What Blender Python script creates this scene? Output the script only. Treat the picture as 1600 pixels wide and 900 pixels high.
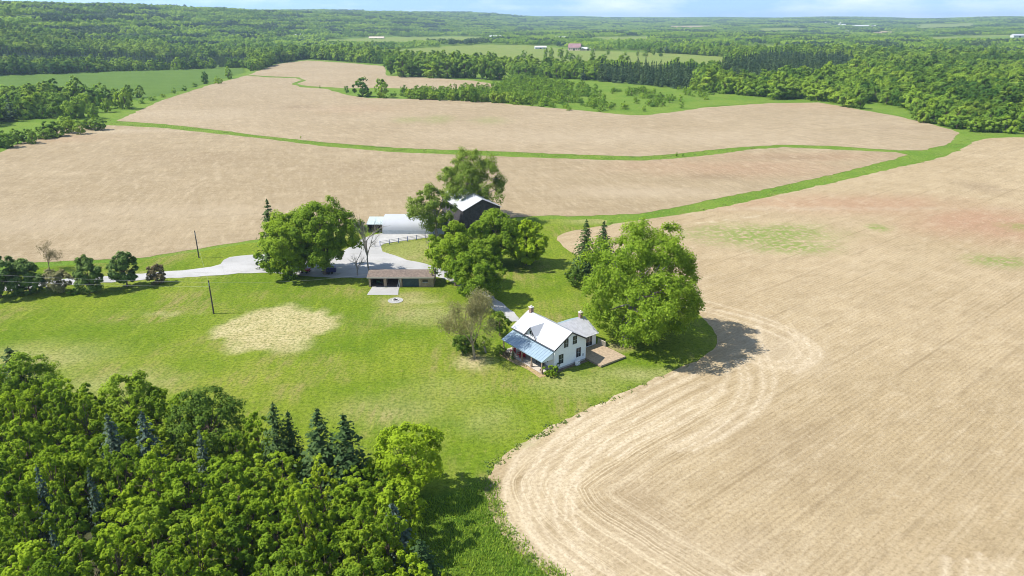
import bpy, math, random
import numpy as np
from mathutils import Vector, Matrix
from mathutils.geometry import delaunay_2d_cdt

for o in list(bpy.data.objects): bpy.data.objects.remove(o)
SC = bpy.context.scene
COL = SC.collection
rng = np.random.default_rng(7)
random.seed(7)
R = math.radians

# ------------------------------------------------------------------ camera, sky, sun, exposure
CAM_H = 57.0; PITCH = R(20.97); FPX = 1101.0
cd = bpy.data.cameras.new('camera'); cam = bpy.data.objects.new('camera', cd); COL.objects.link(cam)
cd.sensor_width = 36.0; cd.lens = FPX / 1600 * 36.0; cd.clip_start = 0.5; cd.clip_end = 60000
cam.location = (0, 0, CAM_H); cam.rotation_euler = (R(90) - PITCH, 0, 0)
SC.camera = cam

SUN_EL, SHADOW_AZ = R(51), R(4)          # shadows fall towards +x, a touch away from the camera
sd = Vector((math.cos(SHADOW_AZ) * math.cos(SUN_EL), math.sin(SHADOW_AZ) * math.cos(SUN_EL), -math.sin(SUN_EL)))
W = bpy.data.worlds.new('World'); SC.world = W; W.use_nodes = True
wn, wl = W.node_tree.nodes, W.node_tree.links
bg = wn['Background']; bg.inputs['Strength'].default_value = 0.145
sky = wn.new('ShaderNodeTexSky'); sky.sky_type = 'NISHITA'; sky.sun_disc = False
sky.sun_elevation = SUN_EL; sky.sun_rotation = math.atan2(-sd.x, -sd.y)
sky.air_density = 1.0; sky.dust_density = 0.0; sky.ozone_density = 1.5; sky.altitude = 200
# thin fair-weather cloud all round the dome
tc = wn.new('ShaderNodeTexCoord'); mp = wn.new('ShaderNodeMapping'); mp.inputs['Scale'].default_value = (5, 5, 22)
nz = wn.new('ShaderNodeTexNoise'); nz.inputs['Scale'].default_value = 1.1; nz.inputs['Detail'].default_value = 6; nz.inputs['Roughness'].default_value = 0.55
rp = wn.new('ShaderNodeMapRange'); rp.inputs[1].default_value = 0.46; rp.inputs[2].default_value = 0.74; rp.inputs[3].default_value = 0; rp.inputs[4].default_value = 0.75
mx = wn.new('ShaderNodeMix'); mx.data_type = 'RGBA'; mx.inputs[7].default_value = (6.0, 6.2, 6.5, 1)
wl.new(tc.outputs['Generated'], mp.inputs['Vector']); wl.new(mp.outputs[0], nz.inputs['Vector']); wl.new(nz.outputs[0], rp.inputs[0])
va = wn.new('ShaderNodeVectorMath'); va.operation = 'ADD'; va.inputs[1].default_value = (0, 0, .20); vn = wn.new('ShaderNodeVectorMath'); vn.operation = 'NORMALIZE'
wl.new(tc.outputs['Generated'], va.inputs[0]); wl.new(va.outputs[0], vn.inputs[0]); wl.new(vn.outputs[0], sky.inputs[0])
wl.new(rp.outputs[0], mx.inputs[0]); wl.new(sky.outputs[0], mx.inputs[6]); wl.new(mx.outputs[2], bg.inputs['Color'])

sl = bpy.data.lights.new('sun', 'SUN'); sl.energy = 5.0; sl.angle = R(0.53); sl.color = (1.0, 0.955, 0.88)
sun = bpy.data.objects.new('sun', sl); COL.objects.link(sun); sun.location = (-60, -20, 120)
sun.rotation_euler = sd.to_track_quat('-Z', 'Y').to_euler()

vs = SC.view_settings
vs.view_transform = 'Standard'; vs.look = 'None'; vs.exposure = 0.66; vs.gamma = 1.0; vs.use_curve_mapping = False
cy = SC.cycles
cy.max_bounces = 6; cy.diffuse_bounces = 3; cy.glossy_bounces = 2; cy.transmission_bounces = 4; cy.transparent_max_bounces = 6
cy.volume_bounces = 0; cy.filter_width = 1.0; cy.use_denoising = True; cy.caustics_reflective = False; cy.caustics_refractive = False

# ------------------------------------------------------------------ survey: picture point -> place on the ground
CP, SP = math.cos(PITCH), math.sin(PITCH)
def sstep(a, b, x):
    t = np.clip((x - a) / (b - a), 0, 1); return t * t * (3 - 2 * t)
_az = np.array([-900, 0, 200, 400, 600, 700, 760, 800, 850, 1000, 1300, 1600, 2500]); _az = (_az - 800) / 1179.0
_r0 = np.array([700, 800, 950, 1300, 1900, 2600, 2900, 3100, 3300, 3300, 3000, 3000, 3000])
_r1 = np.array([1700, 1900, 2500, 3200, 4400, 5200, 5600, 6000, 7000, 8000, 7500, 7500, 7500])
_hc = np.array([78, 79, 80, 80, 81, 82, 72, 60, 52, 48, 45, 44, 44])
def hgt(x, y):
    x = np.asarray(x, float); y = np.asarray(y, float)
    r = np.hypot(x, y); t = np.where(y > 1, x / np.maximum(y, 1), np.sign(x) * 3)
    r0 = np.interp(t, _az, _r0); r1 = np.interp(t, _az, _r1); hc = np.interp(t, _az, _hc)
    h = hc * sstep(0, 1, (r - r0) / (r1 - r0))
    und = 1.1 * np.sin(x / 61 + 0.7) * np.sin(y / 83 + 1.1) + 0.8 * np.sin((x + y) / 127)
    und2 = 7 * np.sin(x / 310 + 2) * np.sin(y / 420 + .4) + 5 * np.sin((x - .6 * y) / 230)
    return h + und * sstep(230, 420, r) * (1 - sstep(1500, 2500, r)) + und2 * sstep(1400, 3200, r)
def G(px, py):
    u = (px - 800) / FPX; v = (450 - py) / FPX
    rx, ry, rz = u, CP + v * SP, -SP + v * CP
    z = 0.0
    for _ in range(12):
        t = (z - CAM_H) / rz; z = float(hgt(rx * t, ry * t)) * 0.6 + z * 0.4
    t = (z - CAM_H) / rz
    return (rx * t, ry * t)
def Gs(pts): return [G(*p) for p in pts]
def scale_at(x, y): return FPX / math.hypot(y, CAM_H)        # px of the 1600 wide picture per metre
def pip(P, poly):
    P = np.asarray(P, float); poly = np.asarray(poly, float); x, y = P[:, 0], P[:, 1]
    ins = np.zeros(len(P), bool); j = len(poly) - 1
    for i in range(len(poly)):
        xi, yi = poly[i]; xj, yj = poly[j]
        c = ((yi > y) != (yj > y)) & (x < (xj - xi) * (y - yi) / (yj - yi + 1e-12) + xi)
        ins ^= c; j = i
    return ins
def seg_dist(P, line):
    P = np.asarray(P, float); d = np.full(len(P), 1e9)
    for a, b in zip(line[:-1], line[1:]):
        a = np.array(a); b = np.array(b); ab = b - a; L = ab @ ab + 1e-9
        t = np.clip(((P - a) @ ab) / L, 0, 1); d = np.minimum(d, np.linalg.norm(P - (a + t[:, None] * ab), axis=1))
    return d
def smooth(line, n=2, closed=False):
    for _ in range(n):
        out = [] if closed else [line[0]]
        rngi = range(len(line)) if closed else range(len(line) - 1)
        for i in rngi:
            a = line[i]; b = line[(i + 1) % len(line)]
            out += [(a[0]*.75 + b[0]*.25, a[1]*.75 + b[1]*.25), (a[0]*.25 + b[0]*.75, a[1]*.25 + b[1]*.75)]
        if not closed: out.append(line[-1])
        line = out
    return line
_ph = rng.uniform(0, 6.28, (4, 8, 3))
def wob(x, y, s, k=0):
    """smooth pseudo-noise about -1..1 with feature size s metres"""
    x = np.asarray(x) / s; y = np.asarray(y) / s; o = 0
    for i in range(8):
        a = _ph[k, i, 0]; f = 1.0 + 0.45 * i
        o = o + np.sin(f * (x * math.cos(a) + y * math.sin(a)) * 2 + _ph[k, i, 1]) / (1 + .35 * i)
    return o / 2.6

# ------------------------------------------------------------------ materials
class NT:
    def __init__(s, name):
        s.m = bpy.data.materials.new(name); s.m.use_nodes = True; s.n = s.m.node_tree.nodes; s.l = s.m.node_tree.links
        s.b = s.n['Principled BSDF']; s.out = s.n['Material Output']
        s.pos = s.n.new('ShaderNodeNewGeometry').outputs['Position']
        s.b.inputs['Specular IOR Level'].default_value = 0.25
    def set(s, node, i, v):
        if hasattr(v, 'links') or isinstance(v, bpy.types.NodeSocket): s.l.new(v, node.inputs[i])
        elif isinstance(v, tuple) and len(v) == 3 and node.inputs[i].type == 'RGBA': node.inputs[i].default_value = (*v, 1)
        else: node.inputs[i].default_value = v
    def noise(s, scale, detail=4, rough=.55, vec=None, dist=0):
        n = s.n.new('ShaderNodeTexNoise'); n.inputs['Scale'].default_value = scale; n.inputs['Detail'].default_value = detail
        n.inputs['Roughness'].default_value = rough; n.inputs['Distortion'].default_value = dist
        s.l.new(vec if vec is not None else s.pos, n.inputs['Vector']); return n.outputs[0]
    def ramp(s, v, a, b, lo=0., hi=1.):
        n = s.n.new('ShaderNodeMapRange'); n.interpolation_type = 'SMOOTHSTEP'
        s.set(n, 0, v); n.inputs[1].default_value = a; n.inputs[2].default_value = b; n.inputs[3].default_value = lo; n.inputs[4].default_value = hi
        return n.outputs[0]
    def mix(s, f, a, b, mode='MIX'):
        n = s.n.new('ShaderNodeMix'); n.data_type = 'RGBA'; n.blend_type = mode
        s.set(n, 0, f); s.set(n, 6, a if not isinstance(a, tuple) else (*a, 1)); s.set(n, 7, b if not isinstance(b, tuple) else (*b, 1)); return n.outputs[2]
    def math(s, op, a, b=0.):
        n = s.n.new('ShaderNodeMath'); n.operation = op; s.set(n, 0, a); s.set(n, 1, b); return n.outputs[0]
    def attr(s, name):
        n = s.n.new('ShaderNodeAttribute'); n.attribute_name = name; return n.outputs['Fac']
    def rand(s): return s.n.new('ShaderNodeObjectInfo').outputs['Random']
    def rot(s, deg, scale=(1, 1, 1), vec=None):
        n = s.n.new('ShaderNodeMapping'); n.inputs['Rotation'].default_value = (0, 0, R(deg)); n.inputs['Scale'].default_value = scale
        s.l.new(vec if vec is not None else s.pos, n.inputs['Vector']); return n.outputs[0]
    def wave(s, vec, scale, dist=0, dscale=1, detail=2):
        n = s.n.new('ShaderNodeTexWave'); n.wave_type = 'BANDS'; n.bands_direction = 'X'; n.inputs['Scale'].default_value = scale
        n.inputs['Distortion'].default_value = dist; n.inputs['Detail Scale'].default_value = dscale; n.inputs['Detail'].default_value = detail
        s.l.new(vec, n.inputs['Vector']); return n.outputs['Fac']
    def bump(s, h, strength=.4, dist=.1):
        n = s.n.new('ShaderNodeBump'); n.inputs['Strength'].default_value = strength; n.inputs['Distance'].default_value = dist
        s.l.new(h, n.inputs['Height']); s.l.new(n.outputs[0], s.b.inputs['Normal'])
    def fin(s, color, rough=.9, spec=.2, metal=0.):
        s.set(s.b, 'Base Color', (*color, 1) if isinstance(color, tuple) else color); s.set(s.b, 'Roughness', rough)
        s.b.inputs['Specular IOR Level'].default_value = spec; s.b.inputs['Metallic'].default_value = metal
        return s.m

def plain(name, col, rough=.7, var=.18, scale=3., spec=.3, metal=0., bump=0.):
    t = NT(name); f = t.noise(scale, 5, .6)
    c = t.mix(t.ramp(f, .3, .7), tuple(c * (1 - var) for c in col), tuple(min(1, c * (1 + var)) for c in col))
    if bump: t.bump(f, bump, .03)
    return t.fin(c, rough, spec, metal)

def soil(name, rowdeg, c0=(.365, .280, .160), c1=(.415, .325, .195), rows=.5, tracks=False, pst=(1, .35, 1)):
    t = NT(name); PALE = (.51, .42, .28); DK = (.185, .133, .070)
    big = t.ramp(t.noise(.018, 4, .55), .35, .65); mid = t.ramp(t.noise(.12, 5, .6), .32, .68)
    c = t.mix(big, c0, c1); c = t.mix(t.math('MULTIPLY', mid, .5), c, tuple(a * .80 for a in c0))
    # streaks left by the drill, along the rows
    v = t.rot(rowdeg); st = t.noise(1.0, 4, .65, t.rot(0, (1.1, .02, 1), v)); st2 = t.noise(.35, 3, .6, t.rot(0, (1, .03, 1), v)); st3 = t.noise(2.4, 3, .6, t.rot(0, (1, .05, 1), v))
    c = t.mix(t.ramp(st, .46, .70, 0, .6 * rows), c, PALE); c = t.mix(t.ramp(st2, .55, .75, 0, .6 * rows), c, tuple(a * .76 for a in c0))
    rw = t.wave(v, .42, .8, .5); rm = t.ramp(t.noise(.05, 3), .32, .6, .25, 1)
    c = t.mix(t.math('MULTIPLY', t.math('MULTIPLY', rw, rm), .42 * rows), c, DK); c = t.mix(t.math('MULTIPLY', t.ramp(rw, .62, .95), t.ramp(t.noise(1.6, 4, .7), .50, .60, 0, .9 * rows)), c, tuple(a * .7 for a in DK)); c = t.mix(t.ramp(st3, .52, .70, 0, .5 * rows), c, DK)
    pl = t.ramp(t.wave(v, .034, .3, .1), .985, 1.0, 0, .4); c = t.mix(t.math('MULTIPLY', pl, t.ramp(t.noise(.04, 2), .4, .6)), c, DK)
    c = t.mix(t.attr('red'), c, (.33, .185, .115)); c = t.mix(t.attr('dark'), c, (.19, .135, .080)); c = t.mix(t.attr('pale'), c, (.42, .345, .24))
    fine = t.noise(2.2, 6, .75); gr = t.noise(.8, 5, .72)
    pa_ = t.noise(.30, 5, .7, t.rot(0, pst, v)); c = t.mix(t.ramp(pa_, .50, .70, 0, .30), c, PALE); c = t.mix(t.ramp(pa_, .30, .48, .22, 0), c, DK)
    pb_ = t.noise(.9, 4, .7, t.rot(0, (pst[0] * .7, pst[1] * .7, 1), v)); c = t.mix(t.ramp(pb_, .52, .68, 0, .24), c, PALE); c = t.mix(t.ramp(pb_, .32, .47, .32, 0), c, DK)
    if tracks:
        de = t.attr('dedge'); tm = t.attr('turn')
        w1 = t.n.new('ShaderNodeCombineXYZ'); s_ = t.math('ADD', de, t.math('MULTIPLY', t.math('SUBTRACT', t.noise(.10, 2), .5), 1.4))
        t.l.new(s_, w1.inputs[0]); lanes = t.noise(2.3, 3, .6, w1.outputs[0]); lanes2 = t.noise(.55, 2, .5, w1.outputs[0])
        brk = t.ramp(t.noise(.13, 4, .6), .32, .55, .3, 1)
        c = t.mix(t.math('MULTIPLY', t.math('MULTIPLY', t.ramp(lanes, .48, .60, 0, .9), tm), brk), c, PALE)
        c = t.mix(t.math('MULTIPLY', t.math('MULTIPLY', t.ramp(lanes2, .52, .62, 0, .7), tm), brk), c, PALE)
        c = t.mix(t.math('MULTIPLY', t.ramp(lanes, .30, .42, .6, 0), tm), c, DK)
        wd = t.math('ADD', t.attr('wdist'), t.math('MULTIPLY', t.math('SUBTRACT', t.noise(1.4, 3), .5), .22))
        c = t.mix(t.math('MULTIPLY', t.ramp(wd, .05, 1.0, .48, 0), t.ramp(t.noise(.30, 4, .65), .30, .60, .3, 1)), c, (.54, .45, .315))
        c = t.mix(t.math('MULTIPLY', t.ramp(wd, .05, .30, .45, 0), t.ramp(t.noise(.5, 4, .65), .35, .55, .1, 1)), c, (.58, .49, .35))
    c = t.mix(t.math('MULTIPLY', t.attr('weed'), t.ramp(t.noise(.55, 5, .7), .38, .56)), c, (.15, .22, .035))
    c = t.mix(t.ramp(fine, .28, .60, .62, 0), c, DK); c = t.mix(t.ramp(gr, .54, .76, 0, .5), c, PALE); c = t.mix(t.ramp(fine, .60, .78, 0, .5), c, (.48, .40, .29))
    t.bump(fine, .8, .14)
    return t.fin(c, .95, .1)

def grass(name, ca, cb, cc, dryc=(.25, .215, .075), drylo=.56, mowdeg=-12, mow=.25):
    t = NT(name)
    big = t.ramp(t.noise(.035, 4, .6), .34, .66); mid = t.ramp(t.noise(.22, 5, .62), .33, .68); fine = t.noise(1.7, 6, .75); vf = t.noise(5.5, 3, .7)
    c = t.mix(big, ca, cb); c = t.mix(t.math('MULTIPLY', mid, .6), c, cc)
    v = t.rot(mowdeg); w = t.wave(v, .11, 1.5, .25); c = t.mix(t.math('MULTIPLY', w, mow), c, tuple(a * .72 for a in ca))
    st = t.noise(.6, 6, .78, t.rot(mowdeg, (.9, .14, 1))); sx = t.noise(.8, 5, .75, t.rot(mowdeg + 62, (.8, .10, 1)))
    dm = t.ramp(t.noise(.06, 5, .62), drylo - .10, drylo + .12); c = t.mix(t.math('MULTIPLY', dm, t.ramp(st, .38, .62)), c, dryc)
    c = t.mix(t.ramp(sx, .54, .70, 0, .5), c, tuple(min(1, a * 1.25) for a in cb)); c = t.mix(t.ramp(sx, .30, .44, .5, 0), c, tuple(a * .7 for a in ca))
    rg = t.noise(1.3, 6, .8); da = t.math('MULTIPLY', t.attr('dry'), t.ramp(rg, .30, .50, .55, 1)); c = t.mix(t.math('MULTIPLY', da, t.ramp(st, .20, .60, .72, 1)), c, t.mix(mid, (.40, .335, .165), (.49, .41, .225)))
    c = t.mix(t.attr('lush'), c, t.mix(mid, (.042, .105, .010), (.080, .155, .016)))
    c = t.mix(t.attr('bare'), c, (.37, .28, .17))
    c = t.mix(t.ramp(fine, .34, .60, .70, 0), c, tuple(a * .40 for a in ca)); c = t.mix(t.ramp(t.noise(.75, 6, .75), .55, .75, 0, .5), c, tuple(min(1, a * 1.3) for a in dryc)); c = t.mix(t.ramp(vf, .52, .75, 0, .5), c, tuple(min(1, a * 1.55) for a in cb))
    t.bump(fine, .7, .16)
    return t.fin(c, .95, .04)

def leafmat(name, c0, c1, trans=.30, hue=.5, stand=0.):
    t = NT(name)
    oc = t.n.new('ShaderNodeTexCoord').outputs['Object']
    isl = t.n.new('ShaderNodeNewGeometry').outputs['Random Per Island']
    c = t.mix(t.math('ADD', t.math('MULTIPLY', isl, .70), t.math('MULTIPLY', t.ramp(t.noise(.5, 3, .6, oc), .35, .65), .40)), c0, c1)
    r = t.rand()
    c = t.mix(t.math('MULTIPLY', t.ramp(r, .5, 1), hue), c, tuple(a * b for a, b in zip(c1, (1.20, 1.12, .8))))
    c = t.mix(t.math('MULTIPLY', t.ramp(r, .5, 0), hue), c, tuple(a * b for a, b in zip(c0, (.62, .74, .85))))
    if stand:
        s1 = t.noise(.0075, 3, .55); s2 = t.noise(.03, 3, .6)
        c = t.mix(t.ramp(s1, .50, .64, 0, stand), c, tuple(a * b for a, b in zip(c1, (1.25, 1.15, .9)))); c = t.mix(t.ramp(s1, .34, .48, stand, 0), c, tuple(a * b for a, b in zip(c0, (.55, .68, .95))))
        c = t.mix(t.ramp(s2, .55, .68, 0, stand * .7), c, tuple(a * b for a, b in zip(c1, (1.35, 1.1, 1.0)))); c = t.mix(t.ramp(s2, .32, .42, stand * .7, 0), c, tuple(a * b for a, b in zip(c0, (.6, .72, 1.0))))
    t.fin(c, .7, .10)
    tr = t.n.new('ShaderNodeBsdfTranslucent'); t.l.new(t.mix(.5, c, tuple(a * b for a, b in zip(c1, (1.3, 1.3, .6)))), tr.inputs['Color'])
    ms = t.n.new('ShaderNodeMixShader'); ms.inputs[0].default_value = trans
    t.l.new(t.b.outputs[0], ms.inputs[1]); t.l.new(tr.outputs[0], ms.inputs[2]); t.l.new(ms.outputs[0], t.out.inputs[0])
    return t.m

M = {}
M['lawn'] = grass('lawn_grass', (.090, .160, .009), (.205, .240, .028), (.150, .215, .013), drylo=.55, mow=.14)
M['meadow'] = grass('meadow_grass', (.100, .185, .020), (.165, .235, .036), (.13, .215, .024), drylo=.64, mow=.0)
M['hay'] = grass('hay_grass', (.155, .215, .045), (.21, .255, .062), (.18, .23, .05), drylo=.58, mowdeg=70, mow=.12)
M['crop'] = grass('crop_green', (.085, .150, .024), (.118, .192, .034), (.10, .172, .028), drylo=.80, mowdeg=80, mow=.3)
M['soil_right'] = soil('tilled_soil_headland', 50.9, rows=.42, tracks=True)
M['soil_mid'] = soil('tilled_soil_middle', 76, (.300, .233, .138), (.342, .270, .166), rows=.32, pst=(.30, 1, 1))
M['soil_far'] = soil('tilled_soil_far', 60, (.316, .246, .150), (.360, .284, .180), rows=.32, pst=(.30, 1, 1))
def gravel(name):
    t = NT(name); c = t.mix(t.ramp(t.noise(.09, 4, .6), .35, .65), (.33, .325, .31), (.41, .40, .385))
    c = t.mix(t.ramp(t.noise(.7, 5, .7, t.rot(8, (.25, 1.4, 1))), .52, .72, 0, .6), c, (.235, .225, .20)); f = t.noise(3.2, 6, .75)
    c = t.mix(t.ramp(f, .30, .55, .5, 0), c, (.28, .265, .24)); c = t.mix(t.math('MULTIPLY', t.ramp(t.noise(.16, 5, .7), .60, .70), .7), c, (.17, .19, .08))
    t.bump(f, .5, .05); return t.fin(c, .95, .1)
M['gravel'] = gravel('pale_gravel')
M['concrete'] = plain('concrete', (.38, .37, .35), .9, .1, .8, .2)
M['mulch'] = plain('mulch', (.31, .23, .115), .95, .35, 3., .1, bump=.6)
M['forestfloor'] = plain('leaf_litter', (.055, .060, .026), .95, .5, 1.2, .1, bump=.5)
M['white'] = plain('white_siding_paint', (.77, .80, .83), .6, .03, 2.)
M['trim'] = plain('white_trim', (.82, .82, .82), .5, .02, 2.)
M['darktrim'] = plain('dark_trim', (.05, .045, .05), .6, .2, 3.)
M['glass'] = plain('window_glass', (.025, .03, .04), .08, .3, 1., .6)
M['metalroof'] = plain('pale_steel_roofing', (.47, .475, .49), .38, .04, .8, .5)
M['greyroof'] = plain('weathered_steel_roofing', (.42, .42, .45), .45, .12, 1.2, .5)
M['blueroof'] = plain('blue_grey_steel_roofing', (.235, .315, .375), .42, .06, 1.2, .5)
M['greenroof'] = plain('pale_green_steel_roofing', (.40, .47, .46), .45, .1, 1.2, .5)
M['brick'] = plain('chimney_brick', (.30, .195, .16), .9, .3, 6.)
M['mortar'] = plain('chimney_cap', (.62, .58, .52), .9, .1, 4.)
M['deck'] = plain('deck_cedar', (.36, .275, .185), .75, .2, 2.5)
M['porchfloor'] = plain('porch_boards', (.46, .41, .34), .8, .12, 3.)
M['post'] = plain('porch_post_wood', (.30, .22, .16), .8, .2, 4.)
M['red'] = plain('red_paint', (.42, .02, .03), .5, .15, 3.)
M['blackmetal'] = plain('black_metal', (.02, .02, .022), .5, .2, 3.)
M['hose'] = plain('green_hose', (.02, .06, .03), .5, .2, 6.)
M['barnwood'] = plain('weathered_boards', (.33, .25, .17), .9, .3, 1.6)
M['barndark'] = plain('dark_stained_boards', (.055, .05, .055), .85, .3, 1.5)
M['shingle'] = plain('brown_shingles', (.20, .155, .125), .95, .25, 2.5)
M['fascia'] = plain('pale_fascia', (.45, .41, .34), .8, .1, 2.)
M['bluedoor'] = plain('blue_black_door', (.035, .06, .075), .5, .2, 1.5)
M['earthfloor'] = plain('packed_earth', (.16, .12, .09), .95, .3, 2.)
M['membrane'] = plain('white_membrane', (.42, .43, .45), .45, .02, .6, .4)
M['steelgrey'] = plain('galvanised_sheet', (.40, .44, .47), .5, .1, 1.5, .5)
M['rail'] = plain('fence_rail', (.36, .35, .36), .7, .2, 2.)
M['bluepost'] = plain('blue_fence_post', (.03, .09, .33), .6, .15, 3.)
M['pole'] = plain('utility_pole_wood', (.09, .075, .06), .9, .25, 5.)
M['wire'] = plain('wire_aluminium', (.3, .3, .3), .5, .05, 3.)
M['navy'] = plain('navy_paint', (.02, .02, .10), .35, .15, 2., .5)
M['tyre'] = plain('tyre_rubber', (.02, .02, .02), .8, .2, 6.)
M['bark'] = plain('bark', (.17, .13, .095), .95, .35, 3., .1, bump=.8)
M['twig'] = plain('twig_bark', (.33, .275, .185), .95, .25, 3., .1)
M['barkgrey'] = plain('grey_bark', (.27, .24, .21), .95, .3, 3., .1, bump=.8)
M['stone'] = plain('pale_stone', (.60, .57, .52), .9, .2, 3.)
M['char'] = plain('charred_wood', (.03, .028, .027), .95, .3, 6.)
M['farwhite'] = plain('far_white_steel', (.55, .55, .55), .6, .04, .2)
M['farred'] = plain('far_red_roof', (.26, .15, .16), .7, .12, .2)
M['fartan'] = plain('far_tan_wall', (.62, .50, .42), .8, .1, .2)
M['leaf'] = leafmat('maple_leaf', (0.105, 0.195, 0.01), (0.345, 0.475, 0.03), 0.46)
M['leaf_yard'] = leafmat('yard_leaf', (0.095, 0.182, 0.012), (0.31, 0.43, 0.038), 0.44, hue=.3)
M['leaf_pale'] = leafmat('locust_leaf', (0.105, 0.18, 0.022), (0.305, 0.395, 0.066), 0.42, hue=.2)
M['leaf_dark'] = leafmat('dark_leaf', (0.048, 0.105, 0.012), (0.15, 0.235, 0.028), 0.34, hue=.3)
M['leaf_sparse'] = leafmat('budding_leaf', (.17, .165, .075), (.36, .34, .16), 0.3, hue=.1)
M['leaf_brown'] = leafmat('bronze_leaf', (.13, .105, .055), (.235, .195, .10), 0.2, hue=.2)
M['leaf_far'] = leafmat('far_leaf', (0.112, 0.222, 0.026), (0.27, 0.405, 0.054), 0.4, hue=1.0, stand=.8)
M['leaf_lime'] = leafmat('sapling_leaf', (0.15, 0.28, 0.022), (0.26, 0.39, 0.042), 0.38, hue=.5)
M['needle'] = leafmat('spruce_needle', (0.036, 0.076, 0.022), (0.085, 0.14, 0.04), 0.15, hue=.4)
M['needle_blue'] = leafmat('blue_spruce_needle', (0.058, 0.098, 0.07), (0.115, 0.165, 0.125), 0.15, hue=.3)
M['needle_pine'] = leafmat('pine_needle', (0.075, 0.14, 0.034), (0.165, 0.25, 0.062), 0.2, hue=.4)
M['needle_far'] = leafmat('far_needle', (0.042, 0.085, 0.036), (0.085, 0.14, 0.058), 0.15, hue=.8)
M['tuft'] = leafmat('tall_grass_blade', (0.17, 0.29, 0.03), (0.3, 0.42, 0.06), 0.45, hue=.8)
M['weed'] = leafmat('weed_leaf', (0.19, 0.27, 0.05), (0.3, 0.36, 0.11), 0.35, hue=.8)

# ------------------------------------------------------------------ mesh helpers
def link(name, me, m=None, parent=None):
    o = bpy.data.objects.new(name, me); COL.objects.link(o)
    if m is not None and not me.materials: me.materials.append(M[m] if isinstance(m, str) else m)
    if parent is not None: o.parent = parent
    return o
def tag(o, label, cat, group=None):
    o['label'] = label; o['category'] = cat
    if group: o['group'] = group
    return o
def struct(o, label=None):
    o['kind'] = 'structure'
    if label: o['label'] = label
    return o
def empty(name, loc, rz=0, label=None, cat=None, group=None):
    o = bpy.data.objects.new(name, None); COL.objects.link(o); o.location = loc; o.rotation_euler = (0, 0, rz); o.empty_display_size = .5
    if label: tag(o, label, cat, group)
    return o
def np_mesh(name, V, F, smooth_=False):
    """V (n,3); F (m,k) all faces alike"""
    V = np.ascontiguousarray(V, np.float32); F = np.ascontiguousarray(F, np.int32); k = F.shape[1]
    me = bpy.data.meshes.new(name); me.vertices.add(len(V)); me.vertices.foreach_set('co', V.ravel())
    me.loops.add(F.size); me.loops.foreach_set('vertex_index', F.ravel())
    me.polygons.add(len(F)); me.polygons.foreach_set('loop_start', np.arange(0, F.size, k, dtype=np.int32))
    me.polygons.foreach_set('loop_total', np.full(len(F), k, np.int32))
    if smooth_: me.polygons.foreach_set('use_smooth', np.ones(len(F), bool))
    me.update(calc_edges=True); return me
class MB:
    def __init__(s): s.v = []; s.f = []
    def poly(s, pts):
        i = len(s.v); s.v += [tuple(p) for p in pts]; s.f.append(tuple(range(i, i + len(pts)))); return s
    def hull8(s, p):   # p: 8 points, bottom ring then top ring (ccw)
        i = len(s.v); s.v += [tuple(q) for q in p]
        s.f += [tuple(i + k for k in f) for f in ((3, 2, 1, 0), (4, 5, 6, 7), (0, 1, 5, 4), (1, 2, 6, 5), (2, 3, 7, 6), (3, 0, 4, 7))]; return s
    def box(s, x0, x1, y0, y1, z0, z1):
        return s.hull8([(x0, y0, z0), (x1, y0, z0), (x1, y1, z0), (x0, y1, z0), (x0, y0, z1), (x1, y0, z1), (x1, y1, z1), (x0, y1, z1)])
    def slab(s, a, b, c, d, th):   # quad a,b,c,d (ccw from above) given thickness downwards
        lo = [(p[0], p[1], p[2] - th) for p in (a, b, c, d)]; return s.hull8(lo + [a, b, c, d])
    def prism(s, prof, axis, a0, a1):   # profile of (p,q) extruded; axis 'x' -> (p,q)=(y,z); axis 'y' -> (x,z)
        n = len(prof); i = len(s.v)
        for a in (a0, a1): s.v += [((a, p, q) if axis == 'x' else (p, a, q)) for p, q in prof]
        s.f += [tuple(i + k for k in range(n)), tuple(i + n + k for k in reversed(range(n)))]
        s.f += [(i + k, i + n + k, i + n + (k + 1) % n, i + (k + 1) % n) for k in range(n)]; return s
    def tube(s, pts, rad, n=6, cap=True):
        pts = [Vector(p) for p in pts]; rad = rad if isinstance(rad, (list, tuple)) else [rad] * len(pts); base = len(s.v)
        for k, p in enumerate(pts):
            t = (pts[min(k + 1, len(pts) - 1)] - pts[max(k - 1, 0)]).normalized()
            a = t.orthogonal().normalized() if abs(t.z) > .95 else t.cross(Vector((0, 0, 1))).normalized(); b = t.cross(a)
            for j in range(n):
                an = 6.28318 * j / n; s.v.append(tuple(p + (a * math.cos(an) + b * math.sin(an)) * rad[k]))
        for k in range(len(pts) - 1):
            for j in range(n):
                s.f.append((base + k * n + j, base + k * n + (j + 1) % n, base + (k + 1) * n + (j + 1) % n, base + (k + 1) * n + j))
        if cap:
            s.f.append(tuple(base + j for j in reversed(range(n)))); s.f.append(tuple(base + (len(pts) - 1) * n + j for j in range(n)))
        return s
    def mesh(s, name='part'):
        me = bpy.data.meshes.new(name); me.from_pydata(s.v, [], s.f); me.update()
        import bmesh
        bm = bmesh.new(); bm.from_mesh(me); bmesh.ops.recalc_face_normals(bm, faces=bm.faces); bm.to_mesh(me); bm.free(); return me
    def build(s, name, m, parent=None): return link(name, s.mesh(name), m, parent)

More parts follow.
